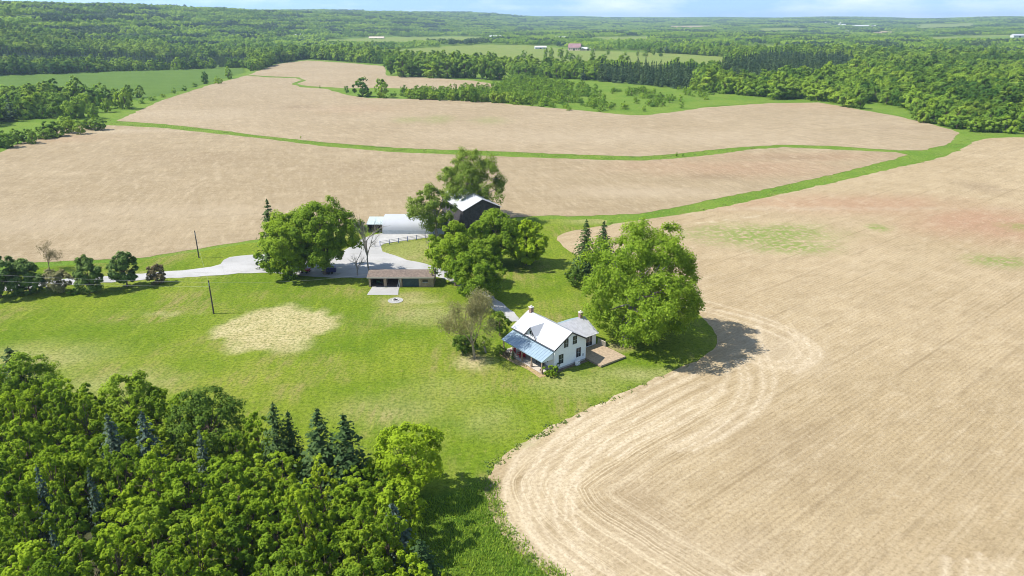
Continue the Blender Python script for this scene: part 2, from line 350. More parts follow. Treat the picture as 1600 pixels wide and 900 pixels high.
# ------------------------------------------------------------------ ground sheets
def polar_points(q, r_lo, r_hi, az=R(46)):
    P = []; r = r_lo; k = 0
    while r < r_hi:
        n = int(2 * az / q); th = -az + (np.arange(n) + .5 * (k % 2)) * q
        P.append(np.stack([r * np.sin(th), r * np.cos(th)], 1)); r *= 1 + q; k += 1
    P = np.concatenate(P); return P
PP = polar_points(.0125, 30, 1500)
PP = PP + rng.uniform(-.25, .25, PP.shape) * .0125 * np.linalg.norm(PP, axis=1)[:, None]
def rough_edge(poly, amp=1.0, step=.010):
    out = []
    n = len(poly)
    for i in range(n):
        a = np.array(poly[i]); b = np.array(poly[(i + 1) % n]); L = np.linalg.norm(b - a)
        r = max(30, min(np.linalg.norm(a), np.linalg.norm(b))); k = max(1, int(L / (step * r)))
        nrm = np.array([-(b - a)[1], (b - a)[0]]) / (L + 1e-9)
        for j in range(k):
            p = a + (b - a) * j / k; rr = np.linalg.norm(p)
            d = (.35 * wob(p[0], p[1], 2.2, 1) + .22 * wob(p[0], p[1], .7, 2)) * amp * (.5 + rr / 250)
            p = p + nrm * d; out.append((float(p[0]), float(p[1])))
    return out
def sheet(name, poly, dz, m, amp=1.0, attrs=None, label=None):
    poly = rough_edge(poly, amp); B = np.array(poly)
    lo, hi = B.min(0), B.max(0)
    Q = PP[(PP[:, 0] > lo[0]) & (PP[:, 0] < hi[0]) & (PP[:, 1] > lo[1]) & (PP[:, 1] < hi[1])]
    if len(Q): Q = Q[pip(Q, poly)]
    if len(Q):
        # keep interior points a little off the border
        cell = .005 * np.linalg.norm(Q, axis=1); keep = np.ones(len(Q), bool)
        for ch in range(0, len(Q), 2000):
            d = np.sqrt(((Q[ch:ch+2000, None, :] - B[None, ::1, :]) ** 2).sum(2)).min(1); keep[ch:ch+2000] = d > cell[ch:ch+2000]
        Q = Q[keep]
    pts = [Vector(p) for p in poly] + [Vector(p) for p in Q]
    n = len(poly)
    v2, e, f, *_ = delaunay_2d_cdt(pts, [(i, (i + 1) % n) for i in range(n)], [], 1, 1e-5)
    XY = np.array([(v[0], v[1]) for v in v2]); F = [t for t in f]
    F = np.array([t if ((XY[t[1]] - XY[t[0]])[0] * (XY[t[2]] - XY[t[0]])[1] - (XY[t[1]] - XY[t[0]])[1] * (XY[t[2]] - XY[t[0]])[0]) > 0 else t[::-1] for t in F])
    Z = hgt(XY[:, 0], XY[:, 1]) + dz
    me = np_mesh(name, np.column_stack([XY, Z]), F, True)
    for k, fn in (attrs or {}).items():
        a = me.attributes.new(k, 'FLOAT', 'POINT'); a.data.foreach_set('value', np.clip(fn(XY), 0, 1e4).astype(np.float32))
    return struct(link(name, me, m), label)
def blob(px, py, rx, ry, soft=.5, amp=1., rot=0, k=3):
    """ragged oval patch of ground seen at (px,py), rx and ry in picture pixels"""
    c = np.array(G(px, py)); wx = rx / scale_at(*c); wy = abs(G(px, py - ry)[1] - G(px, py + ry)[1]) / 2
    def fn(P):
        d = P - c; ca, sa = math.cos(rot), math.sin(rot); dx = (d[:, 0] * ca + d[:, 1] * sa) / wx; dy = (-d[:, 0] * sa + d[:, 1] * ca) / wy
        rr = np.hypot(dx, dy) + .22 * wob(P[:, 0], P[:, 1], max(2, wx * .35), k)
        return amp * (1 - sstep(1 - soft, 1 + soft, rr))
    return fn
def blobs(*bs):
    return lambda P: np.max([b(P) for b in bs], axis=0)

# the land itself, to the horizon
def make_ground():
    rs = [0.01]; r = 25.0
    while r < 26000: rs.append(r); r *= 1.035
    rs = np.array(rs); nt = 360; th = np.linspace(0, 2 * math.pi, nt, endpoint=False)
    # finer where the picture looks
    th = np.sort(np.concatenate([np.linspace(R(45), R(135), 260), np.linspace(R(136), R(404), 90)]))
    X = rs[:, None] * np.cos(th); Y = rs[:, None] * np.sin(th); Z = hgt(X, Y) - .05 - .20 * sstep(700, 1200, np.hypot(X, Y))
    V = np.stack([X, Y, Z], 2).reshape(-1, 3); n = len(th)
    i, j = np.meshgrid(np.arange(len(rs) - 1), np.arange(n), indexing='ij')
    F = np.stack([i * n + j, (i + 1) * n + j, (i + 1) * n + (j + 1) % n, i * n + (j + 1) % n], -1).reshape(-1, 4)
    return struct(link('ground', np_mesh('ground', V, F, True), 'meadow'), 'green grassland reaching to the horizon under the fields and woods')
make_ground()

# outlines (picture points walked onto the ground)
E_RIGHT = [(905, 402), (880, 385), (868, 372), (885, 362), (945, 352), (1000, 344), (1065, 335), (1130, 323), (1200, 308), (1250, 297), (1330, 279), (1400, 262), (1455, 251), (1495, 237), (1530, 217), (1560, 215), (1640, 214), (1900, 222), (2200, 420), (2200, 900), (1800, 1150), (1200, 1150), (900, 935), (846, 893), (800, 855), (772, 815), (760, 780), (757, 752), (772, 725), (800, 701), (850, 673), (905, 645), (960, 620), (1020, 592), (1070, 572), (1110, 552), (1123, 531), (1110, 505), (1080, 480), (1020, 452), (960, 425)]
HEAD = E_RIGHT[20:]        # the ploughed headland along the yard
P_RIGHT = smooth(Gs(E_RIGHT), 1, True)
headline = smooth(Gs([(1200, 1150), (900, 935), (846, 893), (800, 855), (772, 815), (760, 780), (757, 752), (772, 725), (800, 701), (850, 673), (905, 645), (960, 620), (1020, 592), (1070, 572), (1110, 552), (1160, 525), (1155, 500), (1110, 480), (1060, 465), (1000, 440), (960, 425)]), 2)
loop_c = np.array(G(1205, 545))
def f_dedge(P):
    d = seg_dist(P, headline); return d
def f_turn(P):
    d = seg_dist(P, headline); a = sstep(1.2, 3.5, d) * (1 - sstep(11, 24, d))
    near = 1 - sstep(95, 140, P[:, 1]); c = np.clip(a * (.42 + .58 * (1 - sstep(15, 42, np.hypot(P[:, 0] - G(870, 770)[0], P[:, 1] - G(870, 770)[1])))), 0, 1)
    return c * (.35 + .65 * near)
def curve(pts, n=2): return smooth(Gs(pts), n)
wheel_lines = [curve(c) for c in (
    [(1090, 478), (1150, 492), (1215, 510), (1262, 533), (1272, 556), (1250, 573), (1205, 576), (1165, 562)],
    [(1095, 484), (1150, 500), (1205, 519), (1245, 540), (1252, 556), (1232, 566), (1195, 564), (1165, 550)],
    [(1120, 484), (1190, 500), (1240, 522), (1260, 545)],
    [(1185, 500), (1188, 530), (1200, 560), (1213, 590), (1205, 620), (1180, 650), (1130, 682), (1080, 705)],
    [(1150, 560), (1160, 590), (1155, 620), (1130, 650), (1090, 678), (1040, 700)],
    [(1160, 560), (1172, 590), (1168, 622), (1142, 655), (1100, 685), (1060, 705)],
    [(1185, 560), (1195, 595), (1188, 625), (1160, 660), (1120, 690)],
    [(1135, 565), (1138, 585), (1128, 610), (1100, 640), (1060, 665), (1000, 690)],
    [(1060, 582), (1000, 612), (940, 645), (880, 690), (845, 740), (838, 800), (860, 850), (930, 900)],
    [(1080, 590), (1020, 618), (960, 652), (905, 695), (870, 745), (862, 800), (885, 850), (960, 900)],
    [(1100, 596), (1040, 626), (985, 660), (935, 700), (900, 750), (892, 800), (912, 845)],
    [(1040, 580), (980, 610), (915, 648), (860, 690), (822, 740), (812, 790), (828, 840), (880, 890)],
    [(950, 680), (900, 712), (868, 760), (870, 810)], [(960, 690), (915, 720), (885, 765), (884, 815)],
    [(1462, 1010), (1480, 868)], [(1502, 1010), (1512, 872)], [(1522, 1010), (1532, 862)], [(1566, 1010), (1562, 880)], [(1600, 1010), (1586, 872)], [(1575, 1010), (1570, 876)], [(1050, 572), (990, 600), (925, 636), (868, 680), (833, 735), (822, 795), (842, 850), (900, 905)], [(1090, 584), (1010, 622), (940, 662), (890, 706), (856, 758), (852, 806)], [(1130, 600), (1060, 636), (1000, 672), (950, 712)], [(1135, 608), (1068, 644), (1010, 680), (962, 718)], [(900, 905), (1000, 915), (1200, 900)], [(1010, 585), (930, 626), (850, 672), (800, 722), (785, 780), (803, 835), (850, 885)], [(1100, 470), (1170, 488), (1230, 510), (1280, 540), (1282, 562), (1240, 584)],
    [(1215, 313), (1250, 320), (1240, 330), (1120, 345), (1050, 352)], [(1225, 318), (1243, 323), (1225, 333), (1110, 350)])]
def f_wheel(P):
    """distance to the nearest wheel line, ignoring ground beyond a line's ends"""
    o = np.full(len(P), 50.)
    for ln in wheel_lines:
        n = len(ln) - 1
        for k in range(n):
            p0, p1 = np.array(ln[k]), np.array(ln[k + 1]); ab = p1 - p0; t = ((P - p0) @ ab) / (ab @ ab + 1e-9)
            d = np.linalg.norm(P - (p0 + np.clip(t, 0, 1)[:, None] * ab), axis=1)
            if k == 0: d = np.where(t < 0, 50, d)
            if k == n - 1: d = np.where(t > 1, 50, d)
            o = np.minimum(o, d)
    return o
PPs = PP
_fine = polar_points(.0062, 50, 152, R(40)); PP = np.concatenate([PP, _fine[_fine[:, 0] > -8]])
sheet('field_right', P_RIGHT, .0, 'soil_right', 1., {
    'dedge': f_dedge, 'turn': f_turn, 'wdist': f_wheel,
    'weed': blobs(blob(1190, 366, 105, 15, .7, .95, .1), blob(1235, 385, 60, 10, .7, .9), blob(1372, 356, 14, 5, .6), blob(1560, 408, 45, 9, .7, .8), blob(1600, 355, 30, 6, .7, .6), blob(800, 690, 30, 10, .8, .5)),
    'red': blobs(blob(1330, 318, 170, 13, .8, .6), blob(1560, 350, 130, 24, .8, .75), blob(1480, 335, 100, 10, .8, .4)),
    'dark': blobs(blob(1535, 292, 25, 9, .8, .5), blob(1000, 790, 50, 60, .9, .35), blob(1240, 700, 80, 60, .9, .2)),
    'pale': blobs(blob(1300, 326, 260, 1.6, .8, .5), blob(1215, 545, 55, 30, .8, .45), blob(1000, 860, 160, 40, .9, .3))},
    label='large bare tilled field with curved wheel tracks right of the house')
PP = PPs

STRIP_T = [(150, 182), (184, 189), (256, 194), (330, 202), (400, 211), (500, 222), (620, 231), (700, 234), (775, 236), (860, 240), (953, 243), (1000, 244.5), (1060, 240), (1112, 234), (1170, 229), (1225, 226)]
STRIP_B = [(1225, 229), (1175, 233), (1112, 242), (1060, 247), (1000, 251), (953, 250), (860, 247), (775, 244), (700, 241), (620, 238), (500, 228), (400, 215), (330, 208), (256, 200), (184, 196), (120, 196)]
HEDGE_T = [(1225, 229), (1300, 229), (1405, 236), (1440, 236), (1480, 227), (1505, 209)]
P_MID = Gs([(-260, 420), (0, 413), (100, 408), (220, 403), (300, 390), (415, 372), (520, 356), (600, 348), (700, 344), (800, 340), (860, 336), (900, 338), (1000, 334), (1060, 323), (1130, 308), (1200, 295), (1320, 268), (1400, 248), (1418, 242), (1400, 238), (1225, 230)]) + Gs(STRIP_B[1:]) + Gs([(70, 208), (20, 228), (0, 238), (-260, 300)])
sheet('field_middle', P_MID, .0, 'soil_mid', 1., {
    'weed': lambda P: np.zeros(len(P)), 'red': blobs(blob(1150, 262, 150, 12, .8, .42), blob(1250, 245, 130, 6, .8, .35), blob(100, 216, 60, 6, .8, .25)),
    'dark': blobs(blob(1120, 276, 40, 3, .8, .6), blob(1235, 246, 60, 3, .9, .5), blob(560, 262, 60, 8, 1, .25), blob(300, 245, 90, 8, 1, .2)),
    'pale': blobs(blob(60, 350, 150, 12, .9, .35), blob(1000, 300, 120, 7, .9, .45), blob(200, 205, 80, 3, .9, .5), blob(260, 330, 200, 10, 1, .3))},
    label='long bare tilled field behind the barn and trees')
P_UP = Gs([(184, 188), (215, 174), (250, 158), (290, 145), (330, 132), (385, 118), (420, 121), (462, 122), (470, 125), (455, 131), (470, 136), (510, 139), (545, 149), (575, 153), (660, 155), (760, 159), (800, 163), (900, 172), (985, 180), (1010, 180), (1060, 174), (1100, 168), (1205, 161), (1280, 160), (1310, 165), (1400, 181), (1460, 195), (1500, 207), (1480, 226), (1440, 235), (1405, 235), (1300, 228)]) + Gs(list(reversed(STRIP_T[1:])))
sheet('field_upper', P_UP, .0, 'soil_far', 1., {
    'weed': blobs(blob(640, 187, 20, 4, .8, .5), blob(685, 186, 20, 6, .8, .5), blob(765, 188, 24, 5, .8, .45)), 'red': blobs(blob(1300, 165, 120, 5, .9, .25), blob(560, 170, 60, 5, 1, .2)),
    'dark': blobs(blob(468, 167, 26, 3, .9, .55), blob(1420, 200, 40, 3, .9, .35), blob(700, 160, 120, 3, 1, .2)), 'pale': blobs(blob(1000, 215, 250, 10, 1, .35), blob(300, 180, 90, 8, 1, .35))},
    label='pale tilled field beyond the grass strip')
P_FAR = Gs([(388, 117), (400, 112), (432, 100), (480, 94.5), (540, 98), (600, 103), (604, 118), (640, 120), (680, 122), (740, 126), (775, 132), (768, 138), (700, 142), (640, 139), (600, 137), (540, 138), (478, 134), (463, 131), (478, 126), (468, 121), (420, 119)])
sheet('field_beyond', P_FAR, .0, 'soil_far', 1., {k: (lambda P: np.zeros(len(P))) for k in ('weed', 'red', 'dark', 'pale')}, label='farthest tilled field in front of the tall tree line')
P_LEFT = Gs([(-160, 122), (0, 118), (64, 116), (184, 111), (353, 106), (380, 106), (384, 112), (356, 121), (300, 137), (256, 148), (215, 157), (190, 152), (100, 143), (-160, 140)])
sheet('crop_field', P_LEFT, .02, 'crop', 1., label='smooth green crop field below the wooded hillside')
P_HAY = Gs([(560, 85), (610, 79), (660, 75), (700, 72), (760, 69.5), (835, 71), (900, 78), (1000, 82), (1060, 84), (1137, 89), (1130, 97), (1075, 104), (1020, 108), (950, 101), (890, 104), (800, 99), (770, 97), (700, 92), (640, 88)])
sheet('hay_field', P_HAY, .02, 'hay', 1., label='light green hay field in front of the distant red roofed barn')
P_HAY2 = Gs([(490, 64), (560, 60), (622, 58), (700, 57), (760, 57.5), (755, 64), (690, 66), (640, 70), (590, 72), (520, 70)])
sheet('pasture_field', P_HAY2, .02, 'hay', 1., label='narrow pale pasture below the far ridge')
P_POCKET = Gs([(1100, 157), (1150, 149), (1205, 154), (1192, 160), (1105, 167)])
sheet('grass_field', P_POCKET, .02, 'meadow', 1., label='small smooth grass knoll at the wood edge')
P_RFAR = Gs([(1515, 55.5), (1590, 54.5), (1760, 56), (1760, 70), (1560, 68), (1520, 61)])
sheet('pasture', P_RFAR, .02, 'hay', 1., label='pale green field by the long white barn at far right')
P_RTAN = Gs([(1365, 49), (1398, 48.5), (1397, 54), (1366, 56)])
P_RTAN2 = Gs([(1318, 41), (1360, 40.2), (1392, 40.5), (1360, 42.6), (1320, 42.6)])
FARCLR = []
for nm, mt, lb, pts in (('meadow_distant', 'hay', 'pale meadow left of the small tan field in the distant woods', [(1180, 45), (1250, 43.5), (1262, 49), (1200, 52)]), ('meadow_distant', 'hay', 'pale meadow under the horizon at far right', [(1420, 41), (1520, 40), (1530, 45), (1430, 47)]), ('meadow_distant', 'hay', 'light meadow behind the red roofed barn', [(930, 58), (1010, 57), (1020, 66), (940, 67)]), ('field_distant', 'soil_far', 'pale bare field under the horizon right of centre', [(1040, 40.5), (1110, 40), (1112, 44), (1045, 45)]), ('meadow_distant', 'hay', 'light meadow among woods at far right', [(1440, 58), (1500, 57), (1498, 66), (1445, 67)]), ('meadow_distant', 'hay', 'narrow light meadow inside the right hand woods', [(1375, 95), (1480, 100), (1485, 109), (1380, 104)]), ('meadow_distant', 'hay', 'light clearing in the woods between hay field and dark pines', [(1150, 72), (1220, 70), (1230, 79), (1160, 81)])):
    p = Gs(pts); FARCLR.append(p); sheet(nm, p, .02, mt, 1., None if mt == 'hay' else {k: (lambda P: np.zeros(len(P))) for k in ('weed', 'red', 'dark', 'pale')}, label=lb)
sheet('field_distant', P_RTAN, .02, 'soil_far', 1., {k: (lambda P: np.zeros(len(P))) for k in ('weed', 'red', 'dark', 'pale')}, label='small tan field in the distant woods')

# the mown yard
P_LAWN = Gs([(-320, 505), (-320, 448), (0, 424), (80, 416), (220, 407), (300, 394), (415, 376), (520, 362), (620, 358), (720, 352), (800, 346), (862, 342), (900, 343), (950, 342), (945, 352), (900, 361), (890, 371), (900, 384), (925, 400), (980, 422), (1040, 450), (1100, 478), (1130, 505), (1140, 531), (1126, 556), (1086, 580), (1036, 604), (976, 632), (921, 657), (866, 685), (815, 713), (788, 738), (775, 765), (700, 775), (640, 800), (560, 790), (400, 760), (300, 740), (0, 690), (-320, 640)])
house_c = np.array((9.0, 115.0))
sheet('lawn', smooth(P_LAWN, 1, True), -.02, 'lawn', .6, {
    'dry': blobs(blob(432, 511, 86, 33, .14, 1.0), blob(455, 540, 30, 11, .5, .8), blob(660, 490, 55, 12, .9, .5), blob(620, 398, 70, 14, .7, .40), blob(640, 384, 60, 10, .6, .35),
                 blob(900, 600, 60, 16, .9, .35), blob(740, 566, 24, 10, .7, .8), blob(265, 490, 40, 2.5, .7, .6), blob(950, 345, 70, 5, .8, .5), blob(1000, 585, 60, 10, .9, .5), blob(700, 610, 60, 20, 1, .2), blob(760, 655, 40, 22, .9, .25),
                 blob(250, 430, 70, 4, .8, .5), blob(645, 470, 40, 4, .7, .7), blob(60, 560, 90, 20, 1, .45), blob(180, 600, 80, 20, 1, .4), blob(620, 640, 80, 20, 1, .3)),
    'lush': blobs(blob(700, 790, 55, 26, .5, .9), blob(740, 760, 20, 14, .7, .8)),
    'bare': blobs(blob(642, 461, 24, 5, .7, .55), blob(742, 561, 13, 5, .7, .8), blob(1020, 600, 14, 3, .8, .3), blob(965, 542, 22, 6, .7, .7), blob(600, 470, 14, 6, .8, .3))},
    label='mown lawn with straw coloured dry patches round the house')
P_ROUGH = Gs([(560, 786), (640, 798), (700, 773), (775, 748), (780, 755), (782, 782), (795, 817), (822, 850), (866, 886), (920, 925), (1150, 1150), (500, 1150), (520, 900)])
sheet('rough_grass', smooth(P_ROUGH, 1, True), -.035, 'lawn', .6, {'dry': lambda P: np.zeros(len(P)), 'bare': lambda P: np.zeros(len(P)), 'lush': lambda P: .75 + .25 * wob(P[:, 0], P[:, 1], 4)}, label='lush uncut grass between the wood and the tilled field')
# driveway and yard
P_DRIVE = Gs([(-320, 462), (-320, 474), (0, 456), (100, 446), (200, 439), (262, 435), (340, 430), (415, 425), (460, 430), (520, 434), (578, 434), (640, 430), (690, 432), (730, 455), (775, 487), (792, 502), (814, 502), (798, 484), (760, 457), (715, 427), (683, 417), (660, 412), (630, 404), (602, 395), (594, 386), (600, 379), (620, 372), (650, 366), (600, 364), (585, 366), (570, 372), (552, 384), (520, 400), (480, 405), (415, 397), (380, 399), (352, 403), (340, 416), (300, 421), (240, 426), (100, 436), (0, 446)])
sheet('driveway', smooth(P_DRIVE, 1, True), .035, 'gravel', .9, label='pale gravel driveway widening into the farmyard')
P_PAD = Gs([(583, 446), (624, 446), (622, 461), (573, 461)])
sheet('gravel_path', P_PAD, .03, 'gravel', .25, label='white gravel apron in front of the open shed')
P_YARD = Gs([(592, 382), (676, 370), (676, 364), (604, 368)])
sheet('pavement', P_YARD, .05, 'concrete', .1, label='pale concrete barnyard floor inside the rail fence')

# ------------------------------------------------------------------ vegetation
def unit(n, r=rng):
    v = r.normal(size=(n, 3)); return v / np.linalg.norm(v, axis=1)[:, None]
def cards(C, N, L, Wd, r=rng):
    """one small leaf-spray face at each C, lying across N"""
    n = len(C); N = N / (np.linalg.norm(N, axis=1)[:, None] + 1e-9)
    T = unit(n, r); T -= (T * N).sum(1)[:, None] * N; T /= np.linalg.norm(T, axis=1)[:, None] + 1e-9; B = np.cross(N, T)
    L = np.broadcast_to(L, (n,)) * r.uniform(.7, 1.3, n); Wd = np.broadcast_to(Wd, (n,)) * r.uniform(.7, 1.3, n)
    k = N * (L * .16)[:, None]
    a = C - T * L[:, None] * .5 - k; b = C + B * Wd[:, None] * .5; c = C + T * L[:, None] * .5 - k; d = C - B * Wd[:, None] * .5
    V = np.stack([a, b, c, d], 1).reshape(-1, 3); F = np.arange(4 * n).reshape(n, 4); return V, F
def broadleaf(name, seed, H, rad, base, lobes, sub, k, leaf, mleaf, mbark='bark', shape=1.0, trunk_r=None, lean=(0, 0), droop=0., fill=.75, up=.45, sprawl=1.0, vol=0., rl=1.):
    """a trunk mesh and a crown mesh, foot at the origin"""
    r = np.random.default_rng(seed); cz = (H + base) / 2; hz = (H - base) / 2; off = np.array([lean[0], lean[1], 0.])
    i = np.arange(lobes) + .5; ph = i * 2.39996; zc = 1 - 2 * i / lobes
    D = np.stack([np.sqrt(1 - zc * zc) * np.cos(ph), np.sqrt(1 - zc * zc) * np.sin(ph), zc], 1) + r.normal(size=(lobes, 3)) * .22
    D /= np.linalg.norm(D, axis=1)[:, None]
    rr = r.uniform(.50, .92 + .22 * (rl < .75), lobes) ** .8; rr[r.random(lobes) < .18] *= .55
    wz = 1 - .25 * np.clip(D[:, 2], 0, 1) * shape                  # narrower at the top
    wz = np.where(D[:, 2] < 0, 1 + .10 * D[:, 2], wz)
    irr = 1 + .16 * np.sin(3 * np.arctan2(D[:, 1], D[:, 0]) + seed) * sprawl + .10 * np.sin(5 * np.arctan2(D[:, 1], D[:, 0]) + 2 * seed)
    C = D * np.stack([rad * wz * irr, rad * wz * irr, np.full(lobes, hz)], 1) * rr[:, None] + [0, 0, cz] + off
    C[:, 2] -= droop * np.hypot(C[:, 0] - off[0], C[:, 1] - off[1]) ** 2 / rad ** 2 * hz * .5
    RL = rl * r.uniform(.20, .42, lobes) * rad * (28 / max(lobes, 12)) ** .33
    # smaller clumps on each lobe
    li = np.repeat(np.arange(lobes), sub); d = unit(lobes * sub, r) + D[li] * .75 + [0, 0, .25]; d /= np.linalg.norm(d, axis=1)[:, None]
    SC_ = C[li] + d * (RL[li] * r.uniform(.55, 1.0, len(li)))[:, None] * [1, 1, .85]; RS = RL[li] * r.uniform(.28, .46, len(li))
    si = np.repeat(np.arange(len(li)), k); e = unit(len(si), r)
    P = SC_[si] + e * (RS[si] * r.uniform(fill, 1.15, len(si)))[:, None]
    N = e * .55 + d[si] * .5 + unit(len(si), r) * .55; N[:, 2] += up
    if vol:
        q_ = (P - (np.array([0, 0, cz * .8]) + off)) / [rad, rad, hz]; N = N * (1 - .5 * min(vol, 1)) + vol * q_ / (np.linalg.norm(q_, axis=1)[:, None] + 1e-6)
    P[:, 2] = np.maximum(P[:, 2], .25)
    V, F = cards(P, N, leaf, leaf * .72, r)
    cm = np_mesh(name + '_crown', V, F); cm.materials.append(M[mleaf])
    # trunk and limbs
    tr = trunk_r or H * .019; mb = MB(); top = np.array([off[0] * .75, off[1] * .75, base + (H - base) * .62])
    pts = [np.array([0, 0, -.4]), np.array([0, 0, .05])] + [top * t + np.array([r.normal() * tr * .6, r.normal() * tr * .6, 0]) for t in (.22, .42, .62, .82, 1)]
    mb.tube(pts, [tr * 1.5, tr * 1.25, tr, tr * .86, tr * .66, tr * .42, tr * .12], 8)
    order = r.permutation(lobes)[:min(lobes, 22)]
    for q in order:
        t = r.uniform(.30, .85); a = top * t; b = C[q]; mid = (a + b) / 2 + np.array([0, 0, .12 * H * (r.random() - .2)])
        p = [a * (1 - s) ** 2 + 2 * mid * s * (1 - s) + b * s * s for s in (0, .3, .55, .8, 1)]; w = tr * (.55 - .38 * t)
        mb.tube(p, [w, w * .8, w * .6, w * .38, w * .15], 5, False)
    tm = mb.mesh(name + '_trunk'); tm.materials.append(M[mbark])
    return tm, cm
def conifer(name, seed, H, rad, mneedle, layers=24, boughs=9, per=6, leaf=.42, base=.06, gap=0.):
    r = np.random.default_rng(seed); C = []; N = []; LS = []
    for i in range(layers):
        f = (i + r.uniform(-.3, .3)) / layers; f = min(max(f, 0), .985); z = H * (base + (1 - base) * f); R_ = rad * (1 - f) ** .85 * r.uniform(.82, 1.12) + .12
        for b in range(max(4, int(boughs * (1 - f * .55)))):
            a = r.uniform(0, 6.283); rl = R_ * r.uniform(.75, 1.15)
            if r.random() < gap: continue
            for s in np.linspace(.18, 1, max(2, int(per * (1 - f * .6)))):
                x = rl * s; zz = z - .28 * rl * s ** 1.4 + .10 * rl * s ** 4
                w = .10 * R_
                C.append((x * math.cos(a) + r.normal() * w, x * math.sin(a) + r.normal() * w, max(.2, zz + r.normal() * .08 * H / layers)))
                N.append((.5 * math.cos(a) + r.normal() * .35, .5 * math.sin(a) + r.normal() * .35, .85)); LS.append(leaf * (1.25 - .5 * f))
    for j in range(10): C.append((r.normal() * .05, r.normal() * .05, H * (1 - .01 * j))); N.append((r.normal(), r.normal(), .2)); LS.append(leaf * .6)
    LS = np.array(LS); V, F = cards(np.array(C), np.array(N, float), LS, LS * .62, r)
    cm = np_mesh(name + '_crown', V, F); cm.materials.append(M[mneedle])
    tr = H * .013; mb = MB().tube([(0, 0, -.4), (0, 0, .1), (0, 0, H * .5), (0, 0, H * .98)], [tr * 1.5, tr * 1.2, tr * .7, .02], 7)
    tm = mb.mesh(name + '_trunk'); tm.materials.append(M['bark'])
    return tm, cm
def bare(name, seed, H, spread, mbark='barkgrey', depth=5, r0=None, lean=(0, 0), forks=3):
    r = np.random.default_rng(seed); mb = MB(); tips = []
    def grow(p, d, L, w, lv):
        q = [p]; dd = d.copy()
        for s in range(3):
            dd = dd + r.normal(size=3) * .10 + np.array([0, 0, .05]); dd /= np.linalg.norm(dd); q.append(q[-1] + dd * L / 3)
        mb.tube(q, [w, w * .88, w * .76, w * .62], 6 if lv < 2 else 4, lv == 0)
        if lv >= depth: tips.append(q[-1]); return
        for f in range(forks if lv else forks + 1):
            ax = unit(1, r)[0]; ax -= ax @ dd * dd; ax /= np.linalg.norm(ax)
            a = spread * r.uniform(.5, 1.2) * (.45 if f == 0 else 1); nd = dd * math.cos(a) + ax * math.sin(a)
            st = q[-1] if f == 0 else q[r.integers(1 if lv else 2, 4)]
            grow(st, nd, L * r.uniform(.62, .84), w * (.66 if f == 0 else .46), lv + 1)
    d0 = np.array([lean[0], lean[1], 1.]); d0 /= np.linalg.norm(d0)
    grow(np.array([0, 0, -.3]), d0, H * .30, r0 or H * .02, 0)
    tm = mb.mesh(name + '_trunk'); tm.materials.append(M[mbark]); return tm, np.array(tips)

TREES = [0]
def plant(kind, name, x, y, sx=1., sz=1., rz=None, label='', cat='tree', group=None, z=None):
    tm, cm = kind
    o = empty(name, (x, y, (float(hgt(x, y)) if z is None else z) - .02), rng.uniform(0, 6.28) if rz is None else rz, label, cat, group)
    o.scale = (sx, sx, sz)
    if tm is not None: link('trunk', tm, None, o)
    if cm is not None: link('crown', cm, None, o)
    TREES[0] += 1; return o

M['leaf_mid'] = leafmat('midgreen_leaf', (0.09, 0.172, 0.01), (0.275, 0.395, 0.03), 0.44)
M['leaf_gold'] = leafmat('yellowgreen_leaf', (0.135, 0.225, 0.012), (0.37, 0.48, 0.034), 0.46)
WOODV = [broadleaf('wood%d' % i, 100 + i, [10.5, 11.5, 9.5, 10.0, 11.0, 10.5, 9.0, 11.5, 10.0][i], [3.4, 3.0, 3.7, 3.2, 3.6, 2.9, 3.6, 3.2, 3.4][i], [1.2, 2.0, .8, 1.5, 1.0, 2.0, .6, 1.6, 1.0][i], [62, 54, 76, 50, 66, 58, 80, 54, 64][i], 8, 17, [.33, .30, .35, .31, .29, .33, .30, .33, .32][i], ['leaf', 'leaf', 'leaf', 'leaf', 'leaf_mid', 'leaf_mid', 'leaf_mid', 'leaf_gold', 'leaf_gold'][i], fill=.5, vol=.1, rl=.74, shape=[1, 1.8, .7, 2.2, 1, 2.4, .6, 1.6, 1][i], sprawl=1.5) for i in range(9)]
WOODL = [('bright green young maple in the dense wood filling the lower left', 'bright green maples in the lower left wood')] * 4 + [('plain mid green broadleaf tree, duller than the maples around it in the lower left wood', 'duller green trees in the lower left wood')] * 3 + [('yellow green young tree, the palest foliage in the lower left wood', 'yellow green trees in the lower left wood')] * 2
MIDV = [broadleaf('mid%d' % i, 200 + i, 12, 5.0, -1.2, 26, 7, 10, 1.0, 'leaf_far', fill=.6, vol=.8, shape=1.2) for i in range(5)]
MIDT = [broadleaf('midtall%d' % i, 230 + i, 16, 4.6, -.8, 30, 7, 10, 1.1, 'leaf_far', fill=.6, vol=.8) for i in range(3)]
BUSHV = [broadleaf('bush%d' % i, 250 + i, 3.4, 2.2, -.6, 12, 6, 8, .55, 'leaf_far', fill=.5, vol=.6) for i in range(3)]
LIMEV = [broadleaf('lime%d' % i, 260 + i, 6.5, 2.3, -.6, 12, 6, 8, .62, 'leaf_lime', fill=.5, vol=.7) for i in range(3)]
SPRV = [conifer('spruce%d' % i, 300 + i, 11, 3.0, 'needle', 34, 14, 8, .52) for i in range(3)]
BLUV = [conifer('bluespruce%d' % i, 310 + i, 9, 2.3, 'needle_blue', 32, 14, 8, .48) for i in range(2)]
PINF = [conifer('farpine%d' % i, 330 + i, 15, 3.3, 'needle_far', 15, 11, 4, 1.5, base=.02) for i in range(3)]

